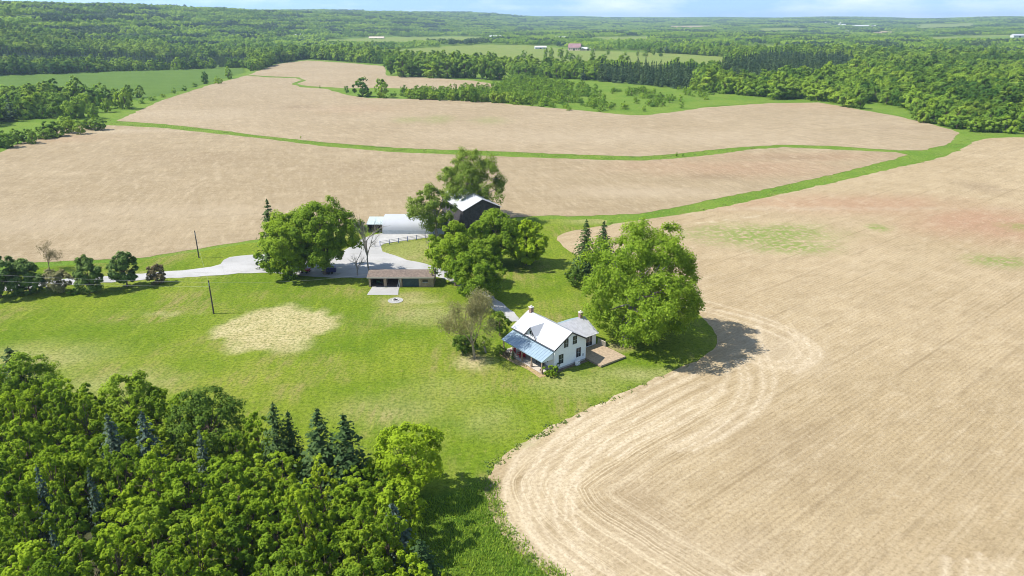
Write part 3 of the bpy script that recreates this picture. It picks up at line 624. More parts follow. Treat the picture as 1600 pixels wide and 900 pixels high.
sheet('forest_floor_ground', Gs([(-420, 640), (-100, 632), (0, 640), (60, 655), (130, 672), (210, 686), (300, 708), (380, 726), (450, 742), (520, 757), (575, 772), (602, 800), (628, 850), (660, 905), (690, 960), (700, 1090), (200, 1150), (-700, 1100)]), .0, 'forestfloor', 1.2, label='shaded leaf littered ground under the dense wood')
def wood():
    """the plantation at the lower left"""
    edge = Gs([(-420, 640), (-100, 632), (0, 640), (60, 655), (130, 672), (210, 686), (300, 708), (380, 726), (450, 742), (520, 757), (575, 772), (602, 800), (628, 850), (660, 905), (690, 960), (700, 1090), (200, 1150), (-700, 1100)])
    pts = []
    tries = rng.uniform([-85, 40], [5, 112], (16000, 2))
    tries = tries[pip(tries, edge)]
    for p in tries:
        if p[0] < -.80 * p[1] - 8: continue
        if all((p[0] - q[0]) ** 2 + (p[1] - q[1]) ** 2 > 3.25 ** 2 for q in pts): pts.append(tuple(p))
    return pts
fixed = []    # reserved spots in the wood
def spruce_at(px, py_top, Ht, kind, label, name='spruce_tree', wid=1.0, group=None, clear=3.0):
    """stand a conifer so that its tip shows at (px, py_top)"""
    u = (px - 800) / FPX; v = (450 - py_top) / FPX; rz = -SP + v * CP; t = (Ht - CAM_H) / rz; x, y = u * t, (CP + v * SP) * t
    H0 = max(q.co.z for q in kind[1].vertices)
    fixed.append((x, y, clear)); plant(kind, name, x, y, Ht / H0 * wid, Ht / H0, label=label, group=group); return x, y
spruce_at(425, 628, 12.0, SPRV[0], 'dark green spruce at the wood top, left of the two tall pointed spruces', wid=1.0)
spruce_at(449, 640, 10.5, SPRV[1], 'slim dark spruce tucked close beside a taller spruce at the wood top', wid=.8)
spruce_at(494, 637, 12.5, SPRV[2], 'tall pointed dark spruce in the middle of the wood top edge', wid=1.2)
spruce_at(535, 645, 12.5, SPRV[0], 'tall dark spruce nearest the round tree at the wood corner', wid=1.25)
spruce_at(12, 540, 12.0, SPRV[1], 'dark conifer at the upper left corner of the wood', wid=1.4)
spruce_at(220, 640, 12.5, BLUV[0], 'tall grey blue spruce standing among the bright maples', 'blue_spruce_tree', .85, clear=2.2)
spruce_at(166, 645, 11.5, BLUV[1], 'dull grey blue spruce left of the tall blue spruce', 'blue_spruce_tree', .85, clear=2.2)
spruce_at(55, 725, 11.5, BLUV[0], 'small blue spruce poking out of the wood at far left', 'blue_spruce_tree', .5, clear=1.7)
spruce_at(136, 730, 11.5, BLUV[1], 'slender pale blue spruce in the middle of the wood', 'blue_spruce_tree', .45, clear=1.7)
spruce_at(78, 822, 11.5, BLUV[0], 'lowest blue spruce tip near the bottom left corner', 'blue_spruce_tree', .5, clear=1.7)
spruce_at(655, 842, 8.5, SPRV[2], 'broad olive spruce at the bottom edge beside the uncut grass', wid=1.45)
spruce_at(612, 785, 8.5, BLUV[1], 'rounded grey green spruce above a deep shadow at the wood corner', 'blue_spruce_tree', wid=1.25)
spruce_at(310, 670, 10.5, BLUV[1], 'grey green spruce half hidden behind the dark round tree', 'blue_spruce_tree', .6, clear=2.)
K = broadleaf('cornermaple', 141, 10.5, 4.6, 1.0, 90, 10, 18, .33, 'leaf', fill=.5, vol=.1, rl=1.0)
x, y = G(640, 775); fixed.append((x, y, 3.4)); plant(K, 'maple_tree', x, y, label='round bright green maple casting a shadow at the wood corner')
K = broadleaf('darkround', 142, 11.5, 5.0, .8, 50, 13, 22, .31, 'leaf_dark', fill=.5, vol=.15)
x, y = G(335, 722); fixed.append((x, y, 3.4)); plant(K, 'broadleaf_tree', x, y, label='broad dark green tree rising at the upper edge of the wood')
K = broadleaf('darktall', 143, 12.0, 4.2, .8, 44, 13, 22, .31, 'leaf_yard', fill=.5, vol=.15)
x, y = G(218, 690); fixed.append((x, y, 3.4)); plant(K, 'broadleaf_tree', x, y, label='tall mid green tree behind the blue spruces in the wood')
K = broadleaf('leftround', 144, 12.0, 5.2, .8, 50, 13, 22, .31, 'leaf_yard', fill=.5, vol=.15)
x, y = G(60, 665); fixed.append((x, y, 3.4)); plant(K, 'broadleaf_tree', x, y, label='wide rounded green tree at the upper left of the wood')
n = 0
SPR = fixed[:4]
for (x, y) in wood():
    if any((x - q[0]) ** 2 + (y - q[1]) ** 2 < q[2] ** 2 for q in fixed): continue
    if n >= 150: break
    # nothing tall just in front of the spruces and round trees of the far edge
    h = rng.uniform(.78, 1.08); w = rng.uniform(.64, .98)
    if any(abs(x - q[0]) < 5.5 and -9 < y - q[1] < 1 for q in SPR): h *= .74
    q = rng.choice(9, p=[.17, .17, .17, .15, .07, .06, .05, .08, .08]); plant(WOODV[q], 'young_maple_tree' if q < 4 or q > 6 else 'young_tree', x, y, w, h, label=WOODL[q][0], group=WOODL[q][1]); n += 1

# yard trees ------------------------------------------------------------
def at(px, py): return G(px, py)
def yard(kindargs, px, py, name, label, rz=0., **kw):
    k = broadleaf(**kindargs); x, y = at(px, py); return plant(k, name, x, y, rz=rz, label=label, **kw)
yard(dict(name='bigmaple', seed=31, H=23.6, rad=11.8, base=.1, lobes=210, sub=14, k=22, leaf=.40, rl=1.0, mleaf='leaf_yard', mbark='barkgrey', lean=(3.5, 1.0), trunk_r=.62, droop=.10, fill=.5, vol=.15), 975, 537, 'maple_tree', 'huge spreading maple casting a round shadow beside the wooden deck')
yard(dict(name='drivemaple', seed=32, H=18.5, rad=8.6, base=1.6, lobes=150, sub=12, k=22, leaf=.42, rl=.98, mleaf='leaf_yard', trunk_r=.5, fill=.5, vol=.15), 508, 428, 'maple_tree', 'tall rounded maple over the gravel beside the bare tree')
yard(dict(name='drivemapleb', seed=33, H=15.5, rad=7.6, base=.2, lobes=120, sub=12, k=22, leaf=.42, rl=.98, mleaf='leaf_yard', trunk_r=.42, fill=.5, vol=.15), 455, 432, 'maple_tree', 'leafy tree at the driveway end in front of a small spruce tip')
yard(dict(name='backlocust', seed=34, H=21.5, rad=10.0, base=3.5, lobes=105, sub=14, k=22, leaf=.42, mleaf='leaf_pale', mbark='barkgrey', trunk_r=.5, fill=.5, vol=.15), 735, 346, 'locust_tree', 'tallest pale green tree rising behind the barn roof')
yard(dict(name='frontlocust', seed=35, H=14.0, rad=6.4, base=2.5, lobes=62, sub=13, k=20, leaf=.41, mleaf='leaf_pale', mbark='barkgrey', trunk_r=.38, fill=.5, vol=.15, lean=(-1.5, 0)), 684, 371, 'locust_tree', 'feathery pale tree with grey forked trunk before the white arched barn')
yard(dict(name='barnmaple', seed=36, H=13.6, rad=6.6, base=.8, lobes=117, sub=12, k=22, leaf=.41, rl=.98, mleaf='leaf_yard', fill=.5, vol=.15), 776, 413, 'maple_tree', 'dense green tree directly in front of the dark barn gable')
yard(dict(name='barnmapleb', seed=37, H=11.0, rad=5.2, base=.4, lobes=90, sub=12, k=22, leaf=.40, rl=.98, mleaf='leaf', fill=.5, vol=.15), 822, 414, 'maple_tree', 'bright rounded tree on the outer side of the barn trees')
yard(dict(name='shedmaple', seed=38, H=14.5, rad=6.2, base=1.0, lobes=99, sub=12, k=22, leaf=.41, rl=.98, mleaf='leaf_yard', fill=.5, vol=.15), 712, 446, 'maple_tree', 'leafy green tree at the corner of the open shed')
yard(dict(name='shedmapleb', seed=39, H=12.5, rad=5.8, base=.8, lobes=93, sub=12, k=22, leaf=.41, rl=.98, mleaf='leaf_yard', fill=.5, vol=.15), 745, 470, 'maple_tree', 'green tree just behind the greyish half bare tree')
K = conifer('yardspruce', 41, 13.6, 4.0, 'needle', 34, 15, 8, .75, gap=.05); plant(K, 'spruce_tree', *at(913, 430), label='ragged tall spruce behind the huge maple, the taller of two')
K = conifer('yardspruceb', 42, 11.0, 3.3, 'needle', 30, 15, 8, .68, gap=.03); plant(K, 'spruce_tree', *at(941, 412), label='shorter spruce behind the huge maple')
K = conifer('drivespruce', 43, 17.0, 4.2, 'needle', 34, 16, 8, .8); plant(K, 'spruce_tree', *at(430, 417), label='single spruce whose dark tip shows above the driveway trees')
yard(dict(name='juniperlow', seed=45, H=4.6, rad=2.2, base=.1, lobes=26, sub=9, k=12, leaf=.34, mleaf='leaf_dark', fill=.5, vol=.15), 899, 447, 'bush', 'dark bush under the two spruces behind the maple', cat='bush')
yard(dict(name='roundyew', seed=46, H=3.6, rad=2.5, base=.05, lobes=40, sub=10, k=14, leaf=.22, mleaf='leaf_dark', fill=.6, shape=.2, sprawl=.2), 727, 548, 'bush', 'dark round clipped bush beside the half bare tree', cat='bush')
yard(dict(name='housecedar', seed=47, H=5.2, rad=2.0, base=.05, lobes=36, sub=10, k=14, leaf=.22, mleaf='leaf_dark', fill=.6, shape=.3), 781, 524, 'cedar_tree', 'dark upright cedar beside the far end of the porch')
yard(dict(name='benttree', seed=48, H=3.2, rad=1.7, base=1.2, lobes=18, sub=8, k=8, leaf=.22, mleaf='leaf_pale', mbark='barkgrey', fill=.5, lean=(-.5, 0), trunk_r=.13), 759, 551, 'ornamental_tree', 'small bent ornamental tree between the round bush and the porch')
# half bare tree
tm, tips = bare('halfbare', 52, 14.5, .66, 'twig', 6, .32, (-.10, 0), 3)
r_ = np.random.default_rng(5); si = np.repeat(np.arange(len(tips)), 10); P_ = tips[si] + r_.normal(size=(len(si), 3)) * .4
V_, F_ = cards(P_, unit(len(si), r_) + [0, 0, .4], .27, .19, r_); cm = np_mesh('halfbare_crown', V_, F_); cm.materials.append(M['leaf_sparse'])
plant((tm, cm), 'budding_tree', *at(742, 559), .78, 1.06, rz=.6, label='greyish brown half bare tree with leaning trunk beside the house')
tm, _ = bare('deadtall', 53, 15, .38, 'barkgrey', 5, .26, (0, 0), 3); plant((tm, None), 'bare_tree', *at(577, 431), 1.0, 1.2, rz=0, label='tall leafless tree standing behind the open shed')
tm, _ = bare('deadlow', 54, 8.0, .5, 'barkgrey', 4, .2, (-.08, 0), 3); plant((tm, None), 'bare_tree', *at(559, 431), rz=1, label='smaller leafless tree left of the tall leafless one')
tm, _ = bare('deadsmall', 55, 4.5, .55, 'barkgrey', 4, .09, (0, 0), 3); plant((tm, None), 'bare_tree', *at(667, 392), rz=2, label='small bare sapling at the edge of the trees below the rail fence')
tm, _ = bare('brushpile', 56, 3.2, .9, 'barkgrey', 4, .07, (.1, 0), 4); plant((tm, None), 'dead_shrub', *at(586, 385), rz=2, label='tangled leafless shrub at the left end of the rail fence', cat='shrub')
# row along the drive
def rowpine(seed, H, rad, ml, base=.5, lb=44, leaf=.36, shape=1.6): return broadleaf('row%d' % seed, seed, H * 1.10, rad * .95, base - .5, lb + 14, 14, 18, leaf * 1.05, ml, fill=.45, shape=shape * 1.25, sprawl=.3, vol=.15)
plant(rowpine(61, 10.0, 4.2, 'needle_pine', .8), 'pine_tree', *at(2, 464), rz=0, label='largest dark pine at the left end of the driveway row')
plant(rowpine(62, 7.2, 3.9, 'needle_pine', .3), 'pine_tree', *at(48, 458), rz=0, label='bushy olive pine, second from the left in the driveway row')
plant(rowpine(63, 5.2, 3.0, 'leaf_sparse', .2, 36, .26, .6), 'shrub', *at(92, 457), rz=0, label='greyish twiggy shrub between two pines in the driveway row', cat='shrub')
plant(rowpine(64, 8.0, 3.5, 'needle_pine', .6, 52), 'pine_tree', *at(143, 457), rz=0, label='rounded dark pine in the middle of the driveway row')
plant(rowpine(65, 7.8, 3.4, 'needle_pine', .9, 40), 'pine_tree', *at(199, 448), rz=0, label='pointed open pine next to the bronze shrub in the driveway row')
plant(rowpine(66, 4.6, 2.2, 'leaf_brown', .3, 34, .24, .5), 'shrub', *at(247, 443), rz=0, label='bronze brown rounded shrub ending the driveway row', cat='shrub')
tm, tips = bare('twiggy', 67, 7.5, .6, 'bark', 4, .12, (-.05, 0), 3)
si = np.repeat(np.arange(len(tips)), 9); P_ = tips[si] + r_.normal(size=(len(si), 3)) * .4; V_, F_ = cards(P_, unit(len(si), r_) + [0, 0, .4], .26, .18, r_)
cm = np_mesh('twiggy_crown', V_, F_); cm.materials.append(M['leaf_brown']); plant((tm, cm), 'crabapple_tree', *at(79, 424), rz=0, label='thin twiggy bronze tree behind the driveway row against the field')
for i, (px, py) in enumerate([(22, 461), (118, 459)]):
    plant(BUSHV[i % 3], 'bush', *at(px, py), .55, .45, label='low green bush filling a gap in the driveway pine row', cat='bush', group='low bushes in the driveway row')

# far trees that stand apart ---------------------------------------------
def tall(px, py, hpx, wpx, kinds, name, label, group=None, cat='tree', jit=.08):
    x, y = G(px, py); s = scale_at(x, y); k = kinds[rng.integers(len(kinds))]; me = k[1]
    H0 = max(v.co.z for v in me.vertices); W0 = 2 * max(abs(v.co.x) for v in me.vertices)
    plant(k, name, x, y, wpx / s / W0 * rng.uniform(1 - jit, 1 + jit), hpx / s / H0 * rng.uniform(1 - jit, 1 + jit), label=label, group=group, cat=cat)
tall(567, 151, 31, 32, MIDV, 'broadleaf_tree', 'left of two round trees standing on the green swale in the upper field')
tall(597, 153, 27, 25, MIDV, 'broadleaf_tree', 'right of two round trees standing on the green swale in the upper field')
tall(542, 145, 11, 9, BUSHV, 'bush', 'small bronze bush at the left end of the green swale', cat='bush')
tall(500, 138, 5, 3, BUSHV, 'bush', 'tiny lone bush on the thin swale in the upper field', cat='bush')
tall(1057, 244, 6, 5, BUSHV, 'bush', 'larger of two tiny dark bushes on the grass strip', cat='bush')
tall(1067, 244, 5, 3, BUSHV, 'bush', 'smaller of two tiny dark bushes on the grass strip', cat='bush')
tall(1006, 174, 10, 7, BUSHV, 'bush', 'lone dark bush in the dip at the upper field edge', cat='bush')
tall(470, 216, 4, 3, BUSHV, 'bush', 'tiny bush on the grass strip at the left', cat='bush')
tall(321, 131, 18, 13, MIDV, 'broadleaf_tree', 'lone dark tree on the green crop field border')
tall(342, 131, 9, 14, BUSHV, 'bush', 'low round bush right of the lone crop border tree', cat='bush')
tall(358, 123, 18, 13, MIDV, 'broadleaf_tree', 'dark tree at the top corner of the green crop field')
tall(202, 153, 20, 18, MIDV, 'broadleaf_tree', 'left of two trees in the hedge under the green crop field')
tall(219, 152, 19, 17, MIDV, 'broadleaf_tree', 'right of two trees in the hedge under the green crop field')
tall(1322, 164, 22, 24, MIDV, 'broadleaf_tree', 'dark tree at the left of the small meadow pocket on the wood edge')
for i in range(26):   # hedge under the crop field
    px = -20 + i * 8.6 + rng.uniform(-3, 3); tall(px, 178 + rng.uniform(-6, 9) - (px > 150) * 10, rng.uniform(18, 32), rng.uniform(18, 28), MIDV, 'hedge_tree', 'leafy hedgerow tree below the green crop field at far left', 'hedgerow trees at far left')
for i in range(16):
    px = -30 + i * 12 + rng.uniform(-4, 4); py = 231 - px * .17 + rng.uniform(-6, 3)
    if px < 165: tall(px, py, rng.uniform(16, 28), rng.uniform(18, 30), MIDV, 'hedge_tree', 'leafy tree at the left border of the tilled fields', 'border trees at the left field edge')
for i in range(9):
    t = i / 9; px = 205 + 150 * t; tall(px, 166 - 44 * t + rng.uniform(-1, 1), rng.uniform(5, 10), rng.uniform(8, 14), BUSHV, 'bush', 'small bush along the border between crop field and tilled field', 'border bushes along the crop field', 'bush')
for i in range(17):   # tall tree line behind the far field
    px = 612 + i * 10.6 + rng.uniform(-4, 4); tall(px, 119 + i * .42 + rng.uniform(-2.5, .5), rng.uniform(22, 38) - 4 * (i > 13), rng.uniform(18, 30), MIDT, 'broadleaf_tree', 'tall dark tree in the line behind the farthest tilled field', 'tall tree line behind the farthest tilled field')
for i in range(24):
    px = 640 + i * 8.2 + rng.uniform(-2, 2); tall(px, 155 + i * .40 + rng.uniform(-3, .5), rng.uniform(11, 20) + (6 if 9 < i < 13 else 0), rng.uniform(12, 18), MIDV, 'hedge_tree', 'smaller tree in the hedge along the upper field edge', 'hedge trees along the upper field edge')
for i in range(10):
    px = 610 + i * 8 + rng.uniform(-2, 2); tall(px, 151 + rng.uniform(-2, 1.5), rng.uniform(5, 9), rng.uniform(9, 14), BUSHV, 'bush', 'low bush on the green swale between the round trees and the hedge', 'bushes on the green swale', 'bush')
for (px, py, h, w) in [(852, 92, 16, 8), (861, 92, 18, 9), (876, 91, 15, 12), (886, 92, 14, 10), (893, 96, 13, 12), (904, 96, 11, 11), (925, 89, 14, 9), (943, 97, 13, 12), (818, 92, 12, 10), (810, 93, 7, 12), (825, 93, 7, 10), (950, 86, 8, 6), (977, 87, 7, 6), (996, 87, 8, 6), (1021, 86, 9, 6), (1008, 88, 6, 10), (1032, 88, 5, 9)]:
    tall(px, py, h, w, MIDV, 'pasture_tree', 'tree standing apart in the light green hay field', 'scattered trees in the hay field')
edge_px = [(1205, 158), (1240, 157), (1290, 159), (1320, 168), (1380, 176), (1410, 183), (1440, 193), (1475, 199), (1520, 207), (1560, 209), (1640, 211), (1700, 212)]
ex = [p[0] for p in edge_px]; ey = [p[1] for p in edge_px]
for row, (dy, cnt) in enumerate(((2.5, 40), (10, 36), (18, 30))):
    for i in range(cnt):
        px = 1205 + (i + rng.uniform(.1, .9)) / cnt * 440; py = np.interp(px, ex, ey) - dy + rng.uniform(-3, 1.5)
        if 1345 < px < 1425 and dy < 12: continue
        tall(px, py, rng.uniform(20, 34) * (.75 if row == 0 else 1), rng.uniform(20, 30), MIDV, 'broadleaf_tree', 'tree in the front rows of the wood beyond the tilled fields at right', 'front trees of the wood at right')
for i in range(34):
    px = 395 + i * 6.4 + rng.uniform(-2, 2); py = np.interp(px, [395, 430, 480, 610], [113, 101, 93, 102]) - 1.5 + rng.uniform(-2, 0)
    if px < 606: tall(px, py, rng.uniform(14, 22), rng.uniform(13, 18), MIDV, 'broadleaf_tree', 'tree on the wood edge behind the farthest tilled field at left', 'wood edge trees behind the farthest field')

# ------------------------------------------------------------------ masses of trees and grass (nobody could count them)
def scatter(name, P, rot, scl, idx, protos, label):
    me = bpy.data.meshes.new(name); me.vertices.add(len(P)); me.vertices.foreach_set('co', np.asarray(P, np.float32).ravel())
    for an, dt, val in (('yaw', 'FLOAT', rot), ('size', 'FLOAT_VECTOR', scl), ('pick', 'INT', idx)):
        a = me.attributes.new(an, dt, 'POINT'); val = np.asarray(val, np.int32 if dt == 'INT' else np.float32)
        a.data.foreach_set('vector' if dt == 'FLOAT_VECTOR' else 'value', val.ravel())
    o = link(name, me); o['kind'] = 'stuff'; o['label'] = label
    g = bpy.data.node_groups.new(name, 'GeometryNodeTree'); g.interface.new_socket('Geometry', in_out='INPUT', socket_type='NodeSocketGeometry'); g.interface.new_socket('Geometry', in_out='OUTPUT', socket_type='NodeSocketGeometry')
    N = g.nodes; L = g.links; gi = N.new('NodeGroupInput'); go = N.new('NodeGroupOutput'); ip = N.new('GeometryNodeInstanceOnPoints'); gt = N.new('GeometryNodeGeometryToInstance'); jn = gt
    for p in protos:
        oi = N.new('GeometryNodeObjectInfo'); oi.inputs['Object'].default_value = p; L.new(oi.outputs['Geometry'], gt.inputs[0])
    def na(nm, dt):
        q = N.new('GeometryNodeInputNamedAttribute'); q.data_type = dt; q.inputs['Name'].default_value = nm; return q.outputs['Attribute']
    cx = N.new('ShaderNodeCombineXYZ'); er = N.new('FunctionNodeEulerToRotation'); L.new(na('yaw', 'FLOAT'), cx.inputs[2]); L.new(cx.outputs[0], er.inputs[0])
    L.new(gi.outputs[0], ip.inputs['Points']); L.new(gt.outputs[0], ip.inputs['Instance']); ip.inputs['Pick Instance'].default_value = True
    L.new(na('pick', 'INT'), ip.inputs['Instance Index']); L.new(er.outputs[0], ip.inputs['Rotation']); L.new(na('size', 'FLOAT_VECTOR'), ip.inputs['Scale'])
    L.new(ip.outputs[0], go.inputs[0]); md = o.modifiers.new('scatter', 'NODES'); md.node_group = g
    return o
def proto(name, *meshes):
    """one unlinked object holding several meshes, to be copied by a scatter"""
    import bmesh
    bm = bmesh.new(); mats = []
    me = bpy.data.meshes.new(name)
    for m in meshes:
        k = len(bm.faces); bm.from_mesh(m); bm.faces.ensure_lookup_table()
        if m.materials[0] not in mats: mats.append(m.materials[0])
        for f in bm.faces[k:]: f.material_index = mats.index(m.materials[0])
    bm.to_mesh(me); bm.free()
    for m in mats: me.materials.append(m)
    return bpy.data.objects.new(name, me)
P_VERGE = [Gs([(540, 86), (640, 87), (700, 91), (770, 96), (800, 98), (890, 103), (950, 100), (1020, 107), (1075, 103), (1130, 96), (1145, 92), (1140, 106), (1080, 112), (1020, 116), (950, 110), (890, 113), (800, 108), (770, 104), (700, 98), (620, 94)]), Gs([(-200, 136), (100, 140), (190, 149), (235, 150), (215, 164), (150, 161), (-200, 161)]), Gs([(190, 148), (256, 144), (300, 133), (356, 117), (388, 106), (404, 111), (388, 120), (330, 136), (250, 162), (200, 187)])]
P_OPEN = [P_RIGHT, P_MID, P_UP, P_FAR, P_LEFT, P_HAY, P_HAY2, P_POCKET, P_RFAR, P_RTAN, P_RTAN2,
    Gs([(620, 63), (680, 62), (740, 60), (735, 67), (640, 68)]), Gs([(1335, 160), (1360, 160), (1432, 172), (1425, 182), (1390, 178), (1340, 170)]),
    Gs([(280, 90), (390, 87), (440, 86), (440, 88.5), (380, 89), (285, 92)]), Gs([(1375, 99), (1480, 104), (1478, 107), (1378, 102)]),
    Gs([(925, 62), (990, 63), (990, 66), (930, 66)]), Gs([(1080, 112), (1130, 107), (1135, 103), (1140, 108), (1110, 115), (1085, 117)])] + FARCLR + P_VERGE
P_SCRUB = Gs([(620, 142), (780, 134), (800, 118), (890, 130), (960, 142), (1060, 140), (1115, 148), (1100, 160), (1010, 181), (930, 176), (800, 165), (700, 158), (640, 152)])
P_PINE = [Gs([(935, 118), (1000, 115), (1085, 118), (1092, 138), (1040, 144), (960, 142), (930, 130)]), Gs([(1118, 112), (1200, 92), (1320, 96), (1345, 112), (1290, 126), (1215, 128), (1195, 138), (1130, 132)])]
P_YOUNG = Gs([(-150, 94), (180, 88), (395, 90), (390, 104), (180, 109), (-150, 116)])
strip_poly = Gs(STRIP_T) + Gs(STRIP_B)
hedge_poly = Gs([(870, 352), (950, 340), (1000, 334), (1060, 323), (1130, 308), (1200, 295), (1320, 268), (1400, 248), (1420, 241), (1480, 227), (1505, 209), (1545, 212), (1530, 219), (1495, 239), (1455, 253), (1400, 264), (1330, 281), (1250, 299), (1200, 310), (1130, 325), (1065, 337), (1000, 346), (945, 354), (880, 364)])
def jgrid(x0, x1, y0, y1, s):
    X, Y = np.meshgrid(np.arange(x0, x1, s), np.arange(y0, y1, s)); P = np.stack([X.ravel(), Y.ravel()], 1); return P + rng.uniform(-.42, .42, P.shape) * s
def frustum(P, m=.12, off=20): return np.abs(P[:, 0]) < P[:, 1] * (.68 + m) + off
def open_mask(P, polys):
    o = np.zeros(len(P), bool)
    for q in polys: o |= pip(P, q)
    return o
wood_edge = np.array(Gs([(-260, 215), (-60, 205), (40, 188), (120, 168), (190, 158), (260, 152), (330, 136), (385, 116), (430, 99), (480, 92), (600, 100), (608, 108), (790, 113), (800, 118), (900, 125), (1115, 145), (1205, 154), (1290, 153), (1400, 172), (1520, 198), (1760, 204)]))
far_side = wood_edge.tolist() + [(9000, 2500), (9000, 9000), (-9000, 9000), (-9000, 2500)]
PF = jgrid(-1100, 1100, 330, 1350, 8.0); r_f = np.linalg.norm(PF, axis=1)
PF = PF[frustum(PF) & (r_f < 1320)]; PF = PF[pip(PF, far_side) & ~open_mask(PF, P_OPEN) & ~pip(PF, P_SCRUB) & ~pip(PF, P_YOUNG)]
pine = open_mask(PF, P_PINE)
r_f = np.linalg.norm(PF, axis=1)
conif = pine | ((wob(PF[:, 0], PF[:, 1], 60, 2) > .95) & (rng.random(len(PF)) < .6))
pr = [proto('forest_tree_a', *MIDV[0]), proto('forest_tree_b', *MIDV[1]), proto('forest_tree_c', *MIDV[2]), proto('forest_tree_d', *MIDV[3]), proto('forest_tree_e', *MIDT[0])]
def put(name, P, sc, protos, label, flat=1.0):
    n = len(P); Z = hgt(P[:, 0], P[:, 1]) - .4
    S = sc * rng.uniform(.72, 1.25, n); S3 = np.stack([S * rng.uniform(.9, 1.2, n), S * rng.uniform(.9, 1.2, n), S * rng.uniform(.85, 1.1, n) * flat], 1)
    return scatter(name, np.column_stack([P, Z]), rng.uniform(0, 6.28, n), S3, rng.integers(0, len(protos), n), protos, label)
A = PF[~conif]
put('broadleaf_forest', A, 1.05, pr, 'mixed green broadleaf forest covering the valley and lower hillside')
put('conifer_forest', PF[conif], .95, [proto('forest_pine_%s' % 'abc'[i], *PINF[i]) for i in range(3)], 'dark pine stands in the valley forest')
PS = jgrid(-250, 330, 380, 860, 5.6); PS = PS[pip(PS, P_SCRUB) & ~open_mask(PS, P_OPEN)]
pxs = 800 + FPX * PS[:, 0] / (PS[:, 1] * CP + CAM_H * SP)
dens = 1 - .35 * sstep(880, 940, pxs + 14 * wob(PS[:, 0], PS[:, 1], 20)); PS = PS[(rng.random(len(PS)) < dens) & ((pxs < 885) | (wob(PS[:, 0], PS[:, 1], 16, 2) > .05))]; PS = PS + rng.normal(size=PS.shape) * 1.6
put('sapling_thicket_foliage', PS, .85, [proto('thicket_%s' % 'abc'[i], *LIMEV[i]) for i in range(3)] + [proto('thicket_bush_%s' % 'ab'[i], *BUSHV[i]) for i in range(2)], 'bright lime green sapling thicket beside the upper field')
PY = jgrid(-900, -150, 700, 1250, 6.0); PY = PY[pip(PY, P_YOUNG) & ~open_mask(PY, P_OPEN)]
put('young_plantation_foliage', PY, .62, [proto('young_pine_%s' % 'ab'[i], *PINF[i]) for i in range(2)] + [proto('young_shrub', *BUSHV[0])], 'rows of young plantation trees above the green crop field', .6)
# distant woodland: patches of many crowns
def patch(i, m='leaf_far', pine=.15):
    r = np.random.default_rng(900 + i); Vs = []; Fs = []; o = 0
    for q in range(44):
        x, y = r.uniform(-32, 32, 2); h = r.uniform(8, 15); w = r.uniform(3.2, 5.6)
        e = unit(46, r); e[:, 2] = np.abs(e[:, 2]) * 1.0 - .25; c = np.array([x, y, h * .55]) + e * [w, w, h * .45] * r.uniform(.75, 1.1, (46, 1))
        V, F = cards(c, e * 1.2 + unit(46, r) * .35 + [0, 0, .2], 2.6, 2.0, r); Vs.append(V); Fs.append(F + o); o += len(V)
    me = np_mesh('woodland_patch', np.concatenate(Vs), np.concatenate(Fs)); me.materials.append(M[m]); return me
PD = []
for r0, r1, s in ((1280, 2600, 50), (2600, 4600, 62), (4600, 9500, 95)):
    Q = jgrid(-r1 * .8, r1 * .8, r0 * .7, r1, s); rr = np.linalg.norm(Q, axis=1); Q = Q[(rr >= r0) & (rr < r1) & frustum(Q, .12, 60)]
    PD.append((Q, s))
pp = [proto('woodland_%s' % 'abcd'[i], patch(i)) for i in range(4)] + [proto('woodland_pine', patch(7, 'needle_far'))]
Pd = np.concatenate([q for q, s in PD]); Sd = np.concatenate([np.full(len(q), s / 52.) for q, s in PD])
gapm = (wob(Pd[:, 0], Pd[:, 1] * .45, 260, 1) > .78) & (np.linalg.norm(Pd, axis=1) > 2300) & (Pd[:, 0] > -.15 * Pd[:, 1])
def near_open(P, polys, m):
    o = open_mask(P, polys)
    for dx in (-m, m): o |= open_mask(P + [dx, 0], polys) | open_mask(P + [0, dx], polys)
    return o
farpolys = [P_HAY, P_HAY2, P_RFAR, P_RTAN, P_RTAN2] + P_OPEN[11:-3]
BARE_FAR = Gs([(1455, 50), (1500, 49)])
keep = ~gapm & ~near_open(Pd, farpolys, 24); Pd, Sd = Pd[keep], Sd[keep]; n = len(Pd)
zf = 1.0 + .25 * (np.linalg.norm(Pd, axis=1) > 4600)
pk = np.where((wob(Pd[:, 0], Pd[:, 1], 170, 3) > .55) & (rng.random(n) < .8), 4, rng.integers(0, 4, n))
scatter('distant_forest', np.column_stack([Pd, hgt(Pd[:, 0], Pd[:, 1]) - 1.0]), rng.integers(0, 4, n) * 1.5708 + rng.uniform(-.3, .3, n), np.stack([Sd, Sd, zf * rng.uniform(.75, 1.2, n)], 1), pk, pp, 'distant woodland running to the horizon ridges')
# grasses and weeds
def tuft(i, n, h, w, m):
    r = np.random.default_rng(700 + i); C = r.normal(size=(n, 3)) * [w, w, 0]; Vs = []; Fs = []
    for q in range(n):
        a = r.uniform(0, 6.28); b = C[q]; d = np.array([math.cos(a), math.sin(a), 0]); hh = h * r.uniform(.5, 1.2); t = b + d * hh * r.uniform(.2, .6) + [0, 0, hh]; sidev = np.array([-d[1], d[0], 0]) * h * .10
        mid = (b + t) / 2 + [0, 0, hh * .12]; k = len(Vs); Vs += [b - sidev, b + sidev, mid + sidev * .9, mid - sidev * .9, t + sidev * .15, t - sidev * .15]; Fs += [(k, k + 1, k + 2, k + 3), (k + 3, k + 2, k + 4, k + 5)]
    me = np_mesh('tuft', np.array(Vs), np.array(Fs)); me.materials.append(M[m]); return me
tp = [proto('grass_tuft_%s' % 'abc'[i], tuft(i, 26, .55, .28, 'tuft')) for i in range(3)]
